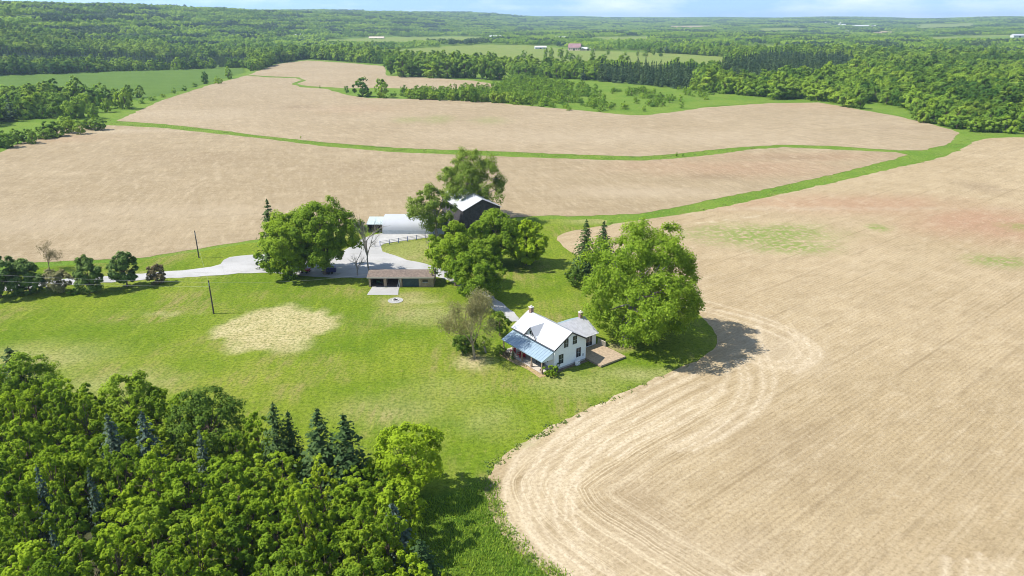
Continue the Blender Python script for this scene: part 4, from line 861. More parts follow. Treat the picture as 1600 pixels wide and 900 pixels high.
wp = [proto('weed_clump_%s' % 'ab'[i], broadleaf('weed%d' % i, 720 + i, .8, .6, .02, 6, 4, 5, .22, 'weed', fill=.4)[1]) for i in range(2)]
Q = jgrid(-26, 14, 45, 90, .42); Q = Q[pip(Q, P_ROUGH)]; Q = Q[rng.random(len(Q)) < .85]
put('tall_grass', Q, 1.1, tp, 'uncut tall grass between the wood and the tilled field')
d = lambda P: seg_dist(P, headline)
Q = jgrid(-12, 45, 52, 125, .55); dd = d(Q); e_ = dd + .8 * wob(Q[:, 0], Q[:, 1], 3); Q = Q[(e_ < .75) & (rng.random(len(Q)) < np.where(Q[:, 1] < 92, .55, .14)) & (Q[:, 1] < 112)]
put('field_edge_weeds', Q, .75, wp, 'pale leafy weeds along the curved edge of the tilled field')
Q = jgrid(-30, 480, 170, 420, 1.35); Q = Q[pip(Q, hedge_poly)]; Q = Q[rng.random(len(Q)) < .8]
put('hedgerow_grass', Q, 1.25, tp + tp + wp, 'lush weedy grass strip between the middle and right tilled fields', .45)
Q = jgrid(-330, 260, 250, 470, 2.0); Q = Q[pip(Q, strip_poly)]
put('strip_grass', Q, 1.7, tp + tp + wp, 'narrow green grass strip dividing the tilled fields', .4)
Q = jgrid(-22, -8, 74, 100, 1.0); Q = Q[pip(Q, Gs([(575, 772), (640, 800), (680, 770), (640, 760)]))]

# ------------------------------------------------------------------ farmhouse
HV = Vector((.797, .602, 0)); HU = Vector((-.602, .797, 0))
HROT = math.atan2(.602, .797)                       # local x runs along the gable wall (v), local y along the ridge (u)
def window(parent, face, a, z, w, h, at_, name='window', sash=True):
    """face 'x-' etc. gives the wall the window sits in; a is the place along the wall, at_ the wall plane"""
    def P(da, dz, out):
        q = at_ + out * (-1 if face[1] == '-' else 1)
        return (q, a + da, z + dz) if face[0] == 'x' else (a + da, q, z + dz)
    def bx(mb, a0, a1, z0, z1, o0, o1):
        p = [P(aa, zz, oo) for aa, zz, oo in ((a0, z0, o0), (a1, z0, o0), (a1, z0, o1), (a0, z0, o1), (a0, z1, o0), (a1, z1, o0), (a1, z1, o1), (a0, z1, o1))]; mb.hull8(p)
    m = MB(); t = .09
    bx(m, -w/2 - t, w/2 + t, h/2, h/2 + t, .003, .05); bx(m, -w/2 - t, -w/2, -h/2, h/2, .003, .05); bx(m, w/2, w/2 + t, -h/2, h/2, .003, .05)
    wo = m.build(name, 'darktrim', parent)
    m = MB(); bx(m, -w/2, w/2, -h/2, h/2, .004, .018); m.build('pane', 'glass', wo)
    if sash:
        m = MB(); bx(m, -w/2, w/2, -.025, .025, .019, .045); bx(m, -.02, .02, -h/2, -.026, .019, .035); bx(m, -.02, .02, .026, h/2, .019, .035); m.build('muntin', 'steelgrey', wo)
    m = MB(); bx(m, -w/2 - t - .03, w/2 + t + .03, -h/2 - .07, -h/2 - .001, .003, .09); m.build('sill', 'trim', wo)
    return wo
def ribs(parent, a, b, c, d, n, m, name='roof_seams'):
    """standing seams down a roof plane a-b (eave) to d-c (ridge)"""
    a, b, c, d = map(Vector, (a, b, c, d)); nr = (b - a).cross(d - a).normalized(); mb = MB(); s = (b - a).normalized() * .022
    for i in range(1, n):
        t = i / n; p = a.lerp(b, t) + nr * .002; q = d.lerp(c, t) + nr * .002
        mb.hull8([p - s, p + s, q + s, q - s, p - s + nr * .035, p + s + nr * .035, q + s + nr * .035, q - s + nr * .035])
    return mb.build(name, m, parent)
W_, L_, EV, RG = 7.15, 11.5, 4.35, 6.55
house = empty('farmhouse', (7.3, 108.6, 0), HROT, 'white farmhouse with pale metal roof, porch and two chimneys beside a deck', 'house')
mb = MB(); mb.prism([(0, 0), (W_, 0), (W_, EV), (W_ / 2, RG - .12), (0, EV)], 'y', 0, L_); mb.build('wall', 'white', house)
MB().box(-.03, W_ + .03, -.03, L_ + .03, -.2, .32).build('foundation', 'concrete', house)
# clapboards on the gable and front walls
mb = MB()
for i in range(int(RG / .22) - 1):
    z = .36 + i * .22
    k = 0 if z < EV else (z - EV) / (RG - EV) * W_ / 2 + .1
    if k < W_ / 2 - .2:
        mb.hull8([(k, -.030, z), (W_ - k, -.030, z), (W_ - k, -.001, z), (k, -.001, z), (k, -.008, z + .21), (W_ - k, -.008, z + .21), (W_ - k, -.001, z + .21), (k, -.001, z + .21)])
o = mb.build('siding', 'white', house); o['kind'] = 'stuff'
for x in (0, W_): MB().box(x - .07, x + .07, -.06, .08, .33, EV - .05).build('corner_board', 'trim', house)
OV = .38
sl_ = (RG - EV) / (W_ / 2)
ze = EV - OV * sl_ + .06
def roofplane(parent, name, e0, e1, r1, r0, th, m):
    mb = MB(); mb.slab(e0, e1, r1, r0, th); return mb.build(name, m, parent)
r1_ = roofplane(house, 'roof', (-OV, L_ + OV, ze), (-OV, -OV, ze), (W_ / 2, -OV, RG), (W_ / 2, L_ + OV, RG), .10, 'metalroof')
ribs(r1_, (-OV, L_ + OV, ze), (-OV, -OV, ze), (W_ / 2, -OV, RG), (W_ / 2, L_ + OV, RG), 20, 'metalroof')
r2_ = roofplane(house, 'roof', (W_ + OV, -OV, ze), (W_ + OV, L_ + OV, ze), (W_ / 2 + .001, L_ + OV, RG), (W_ / 2 + .001, -OV, RG), .10, 'greyroof')
for s_, a in ((-1, -OV), (1, W_ + OV)):      # dark rake boards at the gable
    mb = MB(); x0, z0, x1, z1 = a, ze, W_ / 2, RG
    mb.hull8([(x0, -OV - .05, z0 - .26), (x1, -OV - .05, z1 - .26), (x1, -OV - .005, z1 - .26), (x0, -OV - .005, z0 - .26), (x0, -OV - .05, z0 + .01), (x1, -OV - .05, z1 + .01), (x1, -OV - .005, z1 + .01), (x0, -OV - .005, z0 + .01)])
    mb.build('rake_board', 'darktrim', house)
MB().tube([(-OV - .06, -OV, ze - .08), (-OV - .06, L_ + OV, ze - .08)], .06, 6).build('gutter', 'darktrim', house)
for a, z, w, h in ((1.45, 1.85, .85, 1.65), (5.5, 1.95, .85, 1.65), (2.55, 4.55, .78, 1.45), (4.55, 4.62, .78, 1.45)): window(house, 'y-', a, z, w, h, -.03)
# wall dormer above the porch
dc, dw, dz = 6.3, 1.45, 6.15
mb = MB(); mb.prism([(dc - dw, EV - .3), (dc + dw, EV - .3), (dc + dw, EV + .15), (dc, dz - .1), (dc - dw, EV + .15)], 'x', -.06, 2.6); dm = mb.build('dormer', 'white', house)
xr = (dz + .02 - ze) / sl_ - OV; zt = EV - .12
for s_ in (-1, 1):
    e = dc + s_ * (dw + .22); xe = (zt - ze) / sl_ - OV
    q = [(-.38, e, zt), (xe + .02, e, zt), (xr, dc, dz), (-.38, dc + s_ * .001, dz)]
    if s_ > 0: q = q[::-1]
    mb = MB(); mb.slab(*q, .07); mb.build('dormer_roof', 'metalroof', dm)
    mb = MB(); mb.hull8([(-.43, e, zt - .2), (-.43, dc, dz - .2), (-.385, dc, dz - .2), (-.385, e, zt - .2), (-.43, e, zt + .01), (-.43, dc, dz + .01), (-.385, dc, dz + .01), (-.385, e, zt + .01)]); mb.build('dormer_trim', 'darktrim', dm)
window(house, 'x-', dc, 4.55, .75, 1.25, -.062)
def chimney(parent, x, y, z0, z1, s=.31):
    ch = MB().box(x - s, x + s, y - s, y + s, z0, z1).build('chimney', 'brick', parent)
    for i in range(int((z1 - z0) / .12)):      # brick courses
        MB().box(x - s - .012, x + s + .012, y - s - .012, y + s + .012, z0 + i * .12 + .02, z0 + i * .12 + .10).build('course', 'brick', ch)
    MB().box(x - s - .08, x + s + .08, y - s - .08, y + s + .08, z1, z1 + .14).build('cap', 'mortar', ch)
    MB().tube([(x, y, z1 + .14), (x, y, z1 + .42)], .13, 8).build('flue', 'mortar', ch)
chimney(house, W_ / 2, L_ - .5, RG - .5, RG + .85)
# porch along the front
PD_, PZ = 2.45, 2.45
p0, p1 = .35, L_ + .0
pr_ = roofplane(house, 'porch_roof', (-PD_ - .25, p1 + .2, PZ), (-PD_ - .25, p0 - .2, PZ), (-.035, p0 - .2, 3.62), (-.035, p1 + .2, 3.62), .10, 'blueroof')
ribs(pr_, (-PD_ - .25, p1 + .2, PZ), (-PD_ - .25, p0 - .2, PZ), (-.035, p0 - .2, 3.62), (-.035, p1 + .2, 3.62), 18, 'blueroof')
MB().box(-PD_ - .05, -PD_ + .10, p0, p1, PZ - .30, PZ - .07).build('porch_beam', 'trim', house)
mb = MB(); mb.hull8([(-PD_ + .1, p0 - .02, PZ - .30), (-.04, p0 - .02, PZ - .30), (-.04, p0 + .06, PZ - .30), (-PD_ + .1, p0 + .06, PZ - .30), (-PD_ + .1, p0 - .02, PZ + .02), (-.04, p0 - .02, 3.46), (-.04, p0 + .06, 3.46), (-PD_ + .1, p0 + .06, PZ + .02)]); mb.build('porch_gable', 'white', house)
for i in range(17):
    a = -PD_ - .1 + i * .145
    MB().box(a, a + .135, p0 - .1, p1 + .1, .16, .22).build('porch_board', 'porchfloor', house)
MB().box(-PD_ - .08, -.05, p0 - .08, p1 + .08, -.1, .155).build('porch_base', 'post', house)
for y_ in (p0 + .12, 3.3, 6.0, 8.6, p1 - .12):
    q = MB().box(-PD_ - .05, -PD_ + .11, y_ - .09, y_ + .09, .22, PZ - .30).build('porch_post', 'post', house)
    MB().box(-PD_ - .12, -PD_ + .18, y_ - .16, y_ + .16, .22, .85).build('post_base', 'post', q)
for y_ in (2.2, 4.2, 9.6): window(house, 'x-', y_, 1.75, .85, 1.5, -.001)
dr = MB().box(-.06, -.003, 5.85, 6.75, .25, 2.3).build('door', 'red', house); MB().box(-.10, -.061, 5.95, 6.0, 1.2, 1.3).build('handle', 'blackmetal', dr)
MB().tube([(5.02, -.07, 1.0), (5.02, -.07, 2.3)], .035, 6).build('service_pipe', 'darktrim', house)
MB().box(6.45, 6.72, -.14, -.031, 1.05, 1.45).build('meter_box', 'steelgrey', house)
# rear wing
wx0, wx1, wy0, wy1, we, wr = W_ + .02, 12.7, 3.1, 10.4, 2.85, 4.75; wm = (wy0 + wy1) / 2
MB().prism([(wy0, 0), (wy1, 0), (wy1, we), (wm, wr - .12), (wy0, we)], 'x', wx0, wx1).build('wing_wall', 'white', house)
ws = (wr - we) / ((wy1 - wy0) / 2); wz = we - .35 * ws + .06
w1 = roofplane(house, 'wing_roof', (wx0 - 1.2, wy0 - .35, wz), (wx1 + .3, wy0 - .35, wz), (wx1 + .3, wm, wr), (wx0 - 1.2, wm, wr), .09, 'greyroof')
ribs(w1, (wx0 + .4, wy0 - .35, wz), (wx1 + .3, wy0 - .35, wz), (wx1 + .3, wm, wr), (wx0 + .4, wm, wr), 11, 'greyroof')
roofplane(house, 'wing_roof', (wx1 + .3, wy1 + .35, wz), (wx0 - 1.2, wy1 + .35, wz), (wx0 - 1.2, wm + .001, wr), (wx1 + .3, wm + .001, wr), .09, 'blueroof')
MB().box(wx0, wx1 + .3, wy0 - .42, wy0 - .352, wz - .14, wz - .01).build('wing_fascia', 'trim', house)
chimney(house, wx1 - .7, wm, wr - .4, wr + .9, .28)
dd_ = MB().box(10.1, 11.75, wy0 - .05, wy0 - .003, .42, 2.5).build('sliding_door', 'trim', house)
MB().box(10.16, 10.92, wy0 - .06, wy0 - .051, .52, 2.42).build('pane', 'glass', dd_); MB().box(10.98, 11.69, wy0 - .06, wy0 - .051, .52, 2.42).build('pane', 'glass', dd_)
# deck in the corner of the wing
deck = empty('deck', tuple(house.matrix_basis @ Vector((7.3, -3.9, 0))), HROT, 'low cedar deck of long boards against the house side', 'deck')
nb = 46
for i in range(nb):
    y0_ = i * .15; x0_ = 0 if y0_ < 3.75 else .0
    MB().box(0, 6.1, y0_, y0_ + .138, .34, .38).build('deck_board', 'deck', deck)
MB().box(.04, 6.06, .03, 6.86, .02, .335).build('deck_skirt', 'post', deck)
MB().box(-.04, 6.14, -.05, -.004, .16, .40).build('rim_board', 'deck', deck); MB().box(6.104, 6.14, -.003, 6.9, .16, .40).build('rim_board', 'deck', deck)
rl = empty('deck_railing', tuple(house.matrix_basis @ Vector((13.1, 1.0, .38))), HROT, 'short pale wooden railing at the back corner of the deck', 'railing')
for y_ in (0, 1.0, 1.9): MB().box(.0, .1, y_, y_ + .1, 0, 1.0).build('post', 'fascia', rl)
MB().box(-.02, .12, -.02, 2.02, 1.0, 1.06).build('top_rail', 'fascia', rl)
for i in range(16):
    if i not in (0, 8, 15): MB().box(.03, .07, .06 + i * .122, .10 + i * .122, .1, .999).build('baluster', 'fascia', rl)
# small things round the house
def house_pt(x, y, z=0): return tuple(house.matrix_basis @ Vector((x, y, z)))
bpy.context.view_layer.update()
ac = empty('heat_pump', house_pt(4.75, -.75), HROT, 'white metal heat pump box standing against the gable wall', 'heat pump')
MB().box(-.42, .42, -.2, .2, .12, .82).build('case', 'trim', ac); MB().box(-.44, .44, -.22, .22, 0, .118).build('pad', 'concrete', ac)
MB().tube([(.1 + .27 * math.cos(a), -.215, .48 + .27 * math.sin(a)) for a in np.linspace(0, 6.283, 15)], .025, 5).build('fan_guard', 'blackmetal', ac)
hs = empty('garden_hose', house_pt(.75, -.03, .95), HROT, 'coiled green garden hose hanging on the gable wall corner', 'hose')
for k in range(3): MB().tube([((.36 - .04 * k) * math.cos(a), -.06 - .05 * k, (.44 - .04 * k) * math.sin(a)) for a in np.linspace(0, 6.283, 19)], .03, 5).build('coil', 'hose', hs)
MB().box(-.07, .07, -.2, -.002, .30, .36).build('hook', 'blackmetal', hs)
def porch_chair(x, y, rz, label):
    c = empty('porch_chair', house_pt(x, y, .221), HROT + rz, label, 'chair', 'red chairs on the porch')
    MB().slab((-.3, -.32, .38), (.3, -.32, .38), (.3, .25, .30), (-.3, .25, .30), .05).build('seat', 'red', c)
    for k in range(5): MB().hull8([(-.28 + k * .115, .22, .30), (-.18 + k * .115, .22, .30), (-.18 + k * .115, .26, .30), (-.28 + k * .115, .26, .30), (-.28 + k * .115, .48, 1.05), (-.18 + k * .115, .48, 1.05), (-.18 + k * .115, .52, 1.05), (-.28 + k * .115, .52, 1.05)]).build('back_slat', 'red', c)
    for sx in (-1, 1):
        MB().box(sx * .34 - .06, sx * .34 + .06, -.38, .34, .58, .62).build('armrest', 'red', c)
        MB().box(sx * .34 - .03, sx * .34 + .03, -.36, -.28, 0, .58).build('leg', 'red', c); MB().box(sx * .34 - .03, sx * .34 + .03, .22, .30, 0, .58).build('leg', 'red', c)
porch_chair(-1.55, 9.7, R(-90), 'red slatted porch chair nearest the far end of the porch'); porch_chair(-1.55, 7.75, R(-90), 'red slatted porch chair left of the porch door'); porch_chair(-1.5, 6.9, R(-90), 'red slatted porch chair straight in front of the porch door')
bn = empty('porch_bench', house_pt(-.55, 3.2, .221), HROT + R(-90), 'dark bench under the porch window', 'bench')
MB().box(-.8, .8, -.25, .22, .42, .46).build('seat', 'blackmetal', bn); MB().box(-.8, .8, .225, .265, .46, .9).build('backrest', 'blackmetal', bn)
for sx in (-1, 1):
    for sy in (-.22, .19): MB().box(sx * .74 - .03, sx * .74 + .03, sy - .03, sy + .03, 0, .419).build('leg', 'blackmetal', bn)
bt = empty('work_boots', house_pt(-2.1, 1.2, .221), HROT, 'small dark pair of boots on the porch boards near the corner post', 'boots')
for k in range(2): MB().box(-.06 + k * .18, .06 + k * .18, -.16, .14, 0, .09).box(-.055 + k * .18, .055 + k * .18, .02, .14, .0901, .28).build('boot', 'blackmetal', bt)
P_MULCH = [house_pt(*q)[:2] for q in ((-3.6, -.4), (-2.2, -.6), (-2.2, 11.6), (-3.0, 12.2), (-3.9, 10.5), (-3.8, 6), (-3.3, 3))]
sheet('flower_bed_path', P_MULCH, .015, 'mulch', .35, label='ochre mulch bed along the front of the porch')
P_MULCH2 = [house_pt(*q)[:2] for q in ((-.2, -.75), (3.5, -.6), (7.2, -.8), (7.2, .1), (-.2, .1))]
sheet('soil_strip_path', P_MULCH2, .015, 'earthfloor', .25, label='bare earth strip at the foot of the gable wall')
KB = broadleaf('cornershrub', 81, 1.9, 1.25, .05, 22, 9, 12, .20, 'leaf_yard', fill=.5, shape=.3)
plant(KB, 'shrub', *house_pt(-1.5, -1.0)[:2], rz=0, label='bushy green shrub at the near corner of the porch', cat='shrub')
KB = conifer('porchcedar', 82, 1.6, .5, 'needle_pine', 14, 8, 4, .2); plant(KB, 'potted_cedar', *house_pt(-2.95, 8.1)[:2], rz=0, label='small pointed cedar before the middle porch posts', cat='shrub')
KB = broadleaf('porchshrub', 83, 1.5, 1.1, .05, 18, 8, 10, .2, 'leaf_dark', fill=.5, shape=.3); plant(KB, 'shrub', *house_pt(-3.5, 11.0)[:2], rz=0, label='dark shrub in the mulch at the far porch corner', cat='shrub')
KB = broadleaf('porchshrubb', 84, .9, .7, .05, 12, 7, 9, .16, 'leaf_brown', fill=.5, shape=.3); plant(KB, 'shrub', *house_pt(-3.2, 9.6)[:2], rz=0, label='small bronze shrub in the mulch bed', cat='shrub')

# ------------------------------------------------------------------ open fronted shed
SX0, SX1, SY = -32.4, -17.8, 149.5
shed = empty('drive_shed', (SX0, SY, 0), 0, 'long low open fronted wooden shed with brown shingle roof', 'shed')
SW, SD, SH = SX1 - SX0, 5.2, 2.35
MB().box(0, SW, SD - .12, SD, 0, 2.0).build('back_wall', 'barnwood', shed); MB().box(-.02, .10, .05, SD - .121, 0, 2.1).build('side_wall', 'barnwood', shed); MB().box(SW - .10, SW + .02, .05, SD - .121, 0, 2.1).build('side_wall', 'barnwood', shed)
rs = roofplane(shed, 'roof', (-.35, -.45, SH + .12), (SW + .3, -.45, SH + .12), (SW + .3, 2.5, SH + .75), (-.35, 2.5, SH + .75), .1, 'shingle')
roofplane(shed, 'roof', (SW + .3, SD + .35, SH - .1), (-.35, SD + .35, SH - .1), (-.35, 2.501, SH + .75), (SW + .3, 2.501, SH + .75), .1, 'shingle')
mb = MB()
for i in range(12):
    t0, t1 = i / 12, (i + .93) / 12; y0, y1 = -.45 + 2.95 * t0, -.45 + 2.95 * t1; z0, z1 = SH + .12 + .63 * t0, SH + .12 + .63 * t1
    mb.hull8([(-.35, y0, z0 + .002), (SW + .3, y0, z0 + .002), (SW + .3, y1, z1 + .002), (-.35, y1, z1 + .002), (-.35, y0, z0 + .03), (SW + .3, y0, z0 + .03), (SW + .3, y1, z1 + .008), (-.35, y1, z1 + .008)])
o = mb.build('shingle_course', 'shingle', rs); o['kind'] = 'stuff'
MB().box(-.35, SW + .3, -.52, -.452, SH - .16, SH + .13).build('fascia', 'fascia', shed)
MB().prism([(.05, 2.101), (SD - .12, 2.101), (2.5, SH + .62), (.05, SH + .12)], 'x', -.02, .10).build('gable_board', 'barnwood', shed); MB().prism([(.05, 2.101), (SD - .12, 2.101), (2.5, SH + .62), (.05, SH + .12)], 'x', SW - .10, SW + .02).build('gable_board', 'barnwood', shed)
MB().box(-.02, SW + .02, -.02, .049, SH - .28, SH + .1).build('header', 'barnwood', shed)
for a, b in ((-.02, .38), (3.35, 4.0), (6.9, 7.6)):
    for k in range(int((b - a) / .16 + .5)): MB().box(a + k * .16, min(b, a + k * .16 + .15), -.05, .05, 0, SH - .281).build('post_plank', 'barnwood', shed)
for k in range(19): MB().box(11.3 + k * .174, 11.3 + k * .174 + .165, -.05, .05, 0, SH - .281).build('plank', 'barnwood', shed)
window(shed, 'y-', 12.75, 1.35, 1.05, .6, -.052, sash=False)
bd = MB().box(7.62, 11.28, .0, .048, .05, SH - .285).build('sliding_door', 'bluedoor', shed)
MB().box(7.62, 11.28, -.05, -.001, SH - .36, SH - .29).build('track', 'steelgrey', bd)
MB().box(.12, SW - .12, .06, SD - .13, -.05, .045).build('dirt_floor', 'earthfloor', shed)
for x in (3.7, 7.3): MB().box(x - .06, x + .06, 2.4, 2.52, .05, SH + .55).build('inner_post', 'barnwood', shed)
# things inside and before the shed
mw = empty('lawn_tractor', (SX0 + 2.2, SY + 1.9, .05), R(-100), 'small green lawn tractor parked in the first open bay', 'tractor')
MB().hull8([(-.35, -.9, .35), (.35, -.9, .35), (.35, .1, .35), (-.35, .1, .35), (-.28, -.88, .8), (.28, -.88, .8), (.28, .05, .85), (-.28, .05, .85)]).build('hood', 'hose', mw); MB().box(-.45, .45, .101, .95, .35, .6).build('rear_body', 'hose', mw)
MB().box(-.24, .24, .3, .8, .601, .72).box(-.24, .24, .72, .82, .721, 1.1).build('seat', 'blackmetal', mw)
for sx in (-1, 1):
    MB().tube([(sx * .42, .6, .3), (sx * .62, .6, .3)], .3, 12).build('wheel', 'tyre', mw); MB().tube([(sx * .36, -.7, .2), (sx * .5, -.7, .2)], .2, 12).build('wheel', 'tyre', mw)
lad = empty('ladder', (SX0 + 6.55, SY - .35, .03), 0, 'pale ladder leaning at the second open bay', 'ladder')
for sx in (0, .38): MB().tube([(sx - .1, -.05, 0), (sx + .35, .30, 2.0)], .035, 5).build('stile', 'trim', lad)
for k in range(6): t = .12 + k * .15; MB().tube([(-.1 + .45 * t, -.05 + .35 * t, 2 * t), (.28 + .45 * t, -.05 + .35 * t, 2 * t)], .02, 5).build('rung', 'trim', lad)
fx, fy = G(618, 469.5)
fp = empty('fire_pit', (fx, fy, .0), 0, 'round white gravel fire pit with dark charred logs on the lawn', 'fire pit')
MB().tube([(0, 0, -.1), (0, 0, .06)], 1.65, 28).build('gravel_bed', 'gravel', fp)
for k in range(14):
    a = k * 6.2832 / 14; q = MB().tube([(.62 * math.cos(a), .62 * math.sin(a), .061), (.62 * math.cos(a), .62 * math.sin(a), .2)], [.13, .10], 7).build('stone', 'stone', fp)
for k in range(4):
    a = k * .8; MB().tube([(-.5 * math.cos(a), -.5 * math.sin(a), .11 + .05 * k), (.5 * math.cos(a), .5 * math.sin(a), .13 + .06 * k)], .08, 6).build('log', 'char', fp)

# ------------------------------------------------------------------ barn, arched barn, lean-to
BA = math.atan2(16.5, -7.2) - R(90)
barn = empty('barn', (-8.4, 191.5, 0), BA, 'tall barn with white metal roof and dark gable hidden among trees', 'barn')
bw, bl, be, br = 5.5, 19., 7.4, 10.1
MB().prism([(-bw, 0), (bw, 0), (bw, be), (0, br - .15), (-bw, be)], 'y', 0, bl).build('wall', 'barndark', barn)
for k in range(24):
    x = -bw + k * 2 * bw / 24; zt_ = be + (br - .15 - be) * (1 - abs(x + .22) / bw) - .12
    MB().box(x + .02, x + .43, -.04, -.001, .1, zt_).build('board', 'barndark', barn)
bs = (br - be) / bw; bz = be - .4 * bs + .08
b1 = roofplane(barn, 'roof', (-bw - .4, bl + .4, bz), (-bw - .4, -.45, bz), (0, -.45, br), (0, bl + .4, br), .1, 'metalroof'); ribs(b1, (-bw - .4, bl + .4, bz), (-bw - .4, -.45, bz), (0, -.45, br), (0, bl + .4, br), 24, 'metalroof')
roofplane(barn, 'roof', (bw + .4, -.45, bz), (bw + .4, bl + .4, bz), (.001, bl + .4, br), (.001, -.45, br), .1, 'greyroof')
dr = MB().box(-2., 2., -.09, -.041, .1, 4.2).build('door', 'barnwood', barn); MB().box(-.03, .03, -.12, -.0901, .1, 4.2).build('door_gap', 'blackmetal', dr)
qx0, qx1, qy, qr, qh = -36.5, -19.0, 196.2, 4.7, 4.3
qn = empty('arched_barn', (qx0, qy, 0), R(-1), 'long arched barn under a white fabric cover behind the rail fence', 'barn')
ar = [(qr * math.cos(a), 1.1 + (qh - 1.1) * math.sin(a)) for a in np.linspace(0, math.pi, 17)]
mb = MB(); nA = len(ar); nX = 9
for i in range(nX):
    for (yy, zz) in ar: mb.v.append((i * (qx1 - qx0) / (nX - 1), yy, zz))
for i in range(nX - 1):
    for j in range(nA - 1): mb.f.append((i * nA + j, (i + 1) * nA + j, (i + 1) * nA + j + 1, i * nA + j + 1))
cv = mb.build('cover', 'membrane', qn); cv.data.polygons.foreach_set('use_smooth', [True] * len(cv.data.polygons))
for s_ in (-1, 1): MB().box(.0, qx1 - qx0, s_ * qr - .08, s_ * qr + .08, 0, 1.12).build('side_wall', 'steelgrey', qn)
mb = MB().poly([(.06, y_, z_) for y_, z_ in ar] + [(.06, -qr, 0), (.06, qr, 0)]); mb.build('end_wall', 'steelgrey', qn)
MB().box(-.04, .055, -1.8, 1.8, 0, 3.2).build('end_door', 'bluedoor', qn)
MB().tube([(7, 0, qh), (7, 0, qh + .7)], [.28, .2], 8).tube([(7, 0, qh + .7), (7, 0, qh + .95)], [.4, .1], 8).build('roof_vent', 'steelgrey', qn)
lt = empty('lean_to', (-41.2, 193.0, 0), R(-1), 'small lean-to with pale green metal roof joined to the arched barn end', 'shed')
roofplane(lt, 'roof', (0, -.5, 2.5), (4.6, -.5, 2.5), (4.6, 4.2, 3.5), (0, 4.2, 3.5), .09, 'greenroof')
MB().box(.1, 4.5, 4.0, 4.1, 0, 3.3).build('back_wall', 'barndark', lt); MB().box(.1, .2, .0, 3.99, 0, 2.4).build('side_wall', 'barndark', lt)
for x in (.25, 2.3, 4.35): MB().box(x - .08, x + .08, -.2, -.04, 0, 2.45).build('post', 'barnwood', lt)
# rail fence with blue posts
fa, fb = Vector((*G(594, 384), 0)), Vector((*G(678, 370), 0)); fl = (fb - fa).length
fe = empty('rail_fence', tuple(fa), math.atan2((fb - fa).y, (fb - fa).x), 'grey rail fence on blue posts along the barnyard', 'fence')
for k in range(7): MB().box(k * fl / 6 - .07, k * fl / 6 + .07, -.07, .07, 0, 1.35).build('post', 'bluepost', fe)
for z_ in (.45, .85, 1.22): MB().box(-.1, fl + .1, -.11, -.071, z_ - .045, z_ + .045).build('rail', 'rail', fe)
# parked trailer and bin under the driveway trees
tx, ty = G(517, 427)
tl = empty('utility_trailer', (tx, ty, .05), R(8), 'dark navy utility trailer parked in shade on the gravel', 'trailer')
MB().box(-1.3, 1.3, -.8, .8, .5, 1.5).build('box_body', 'navy', tl); MB().box(-1.34, 1.34, -.84, .84, 1.501, 1.58).build('lid', 'navy', tl)
for sx in (-.35, .35):
    for sy in (-.9, .9): MB().tube([(sx, sy - .1, .34), (sx, sy + .1, .34)], .33, 14).build('wheel', 'tyre', tl)
MB().tube([(-1.3, 0, .5), (-2.3, 0, .45)], .06, 6).build('drawbar', 'blackmetal', tl)
wx, wy = G(478, 426)
wg = empty('garden_wagon', (wx, wy, .05), R(-15), 'dark red garden wagon in deep shade under the driveway trees', 'wagon')
MB().hull8([(-.9, -.5, .45), (.9, -.5, .45), (.9, .5, .45), (-.9, .5, .45), (-1.05, -.62, 1.0), (1.05, -.62, 1.0), (1.05, .62, 1.0), (-1.05, .62, 1.0)]).build('tub', 'red', wg)
for sx in (-.6, .6):
    for sy in (-.62, .62): MB().tube([(sx, sy - .08, .3), (sx, sy + .08, .3)], .3, 12).build('wheel', 'tyre', wg)
MB().tube([(.9, 0, .45), (1.7, 0, .8)], .035, 6).build('handle', 'blackmetal', wg)
# utility poles and wires
def pole(px, py, H, label):
    x, y = G(px, py); p = empty('utility_pole', (x, y, 0), R(20), label, 'utility pole')
    MB().tube([(0, 0, -.5), (0, 0, H)], [.17, .12], 9).build('shaft', 'pole', p); MB().box(-.07, .07, -.20, -.11, H - 1.1, H - .58).build('bracket', 'steelgrey', p)
    for sx in (0,): MB().tube([(sx, -.155, H - .579), (sx, -.155, H - .40)], [.05, .03], 6).build('insulator', 'steelgrey', p)
    return Vector((x, y, H - .4))
pa = pole(311, 403, 7.2, 'wooden utility pole against the middle tilled field'); pb = pole(334, 490, 7.3, 'wooden utility pole standing on the lawn near the dry patch')
def wire(a, b, sag, label):
    a = Vector(a); b = Vector(b); pts = [a.lerp(b, t) - Vector((0, 0, sag * 4 * t * (1 - t))) for t in np.linspace(0, 1, 25)]
    tag(MB().tube(pts, .011, 4).build('power_line', 'wire'), label, 'power line')
wire((-150, 146, 7.2), pb, .9, 'upper power line running from the left to the lawn pole'); wire((-150, 144.5, 6.2), pb - Vector((0, 0, .9)), 1.0, 'lower power line running from the left to the lawn pole')
wire(pb, (SX0 + 1, SY + .5, 3.05), .8, 'power line from the lawn pole to the shed roof')
wire(pa, pb, .9, 'power line between the two wooden poles')

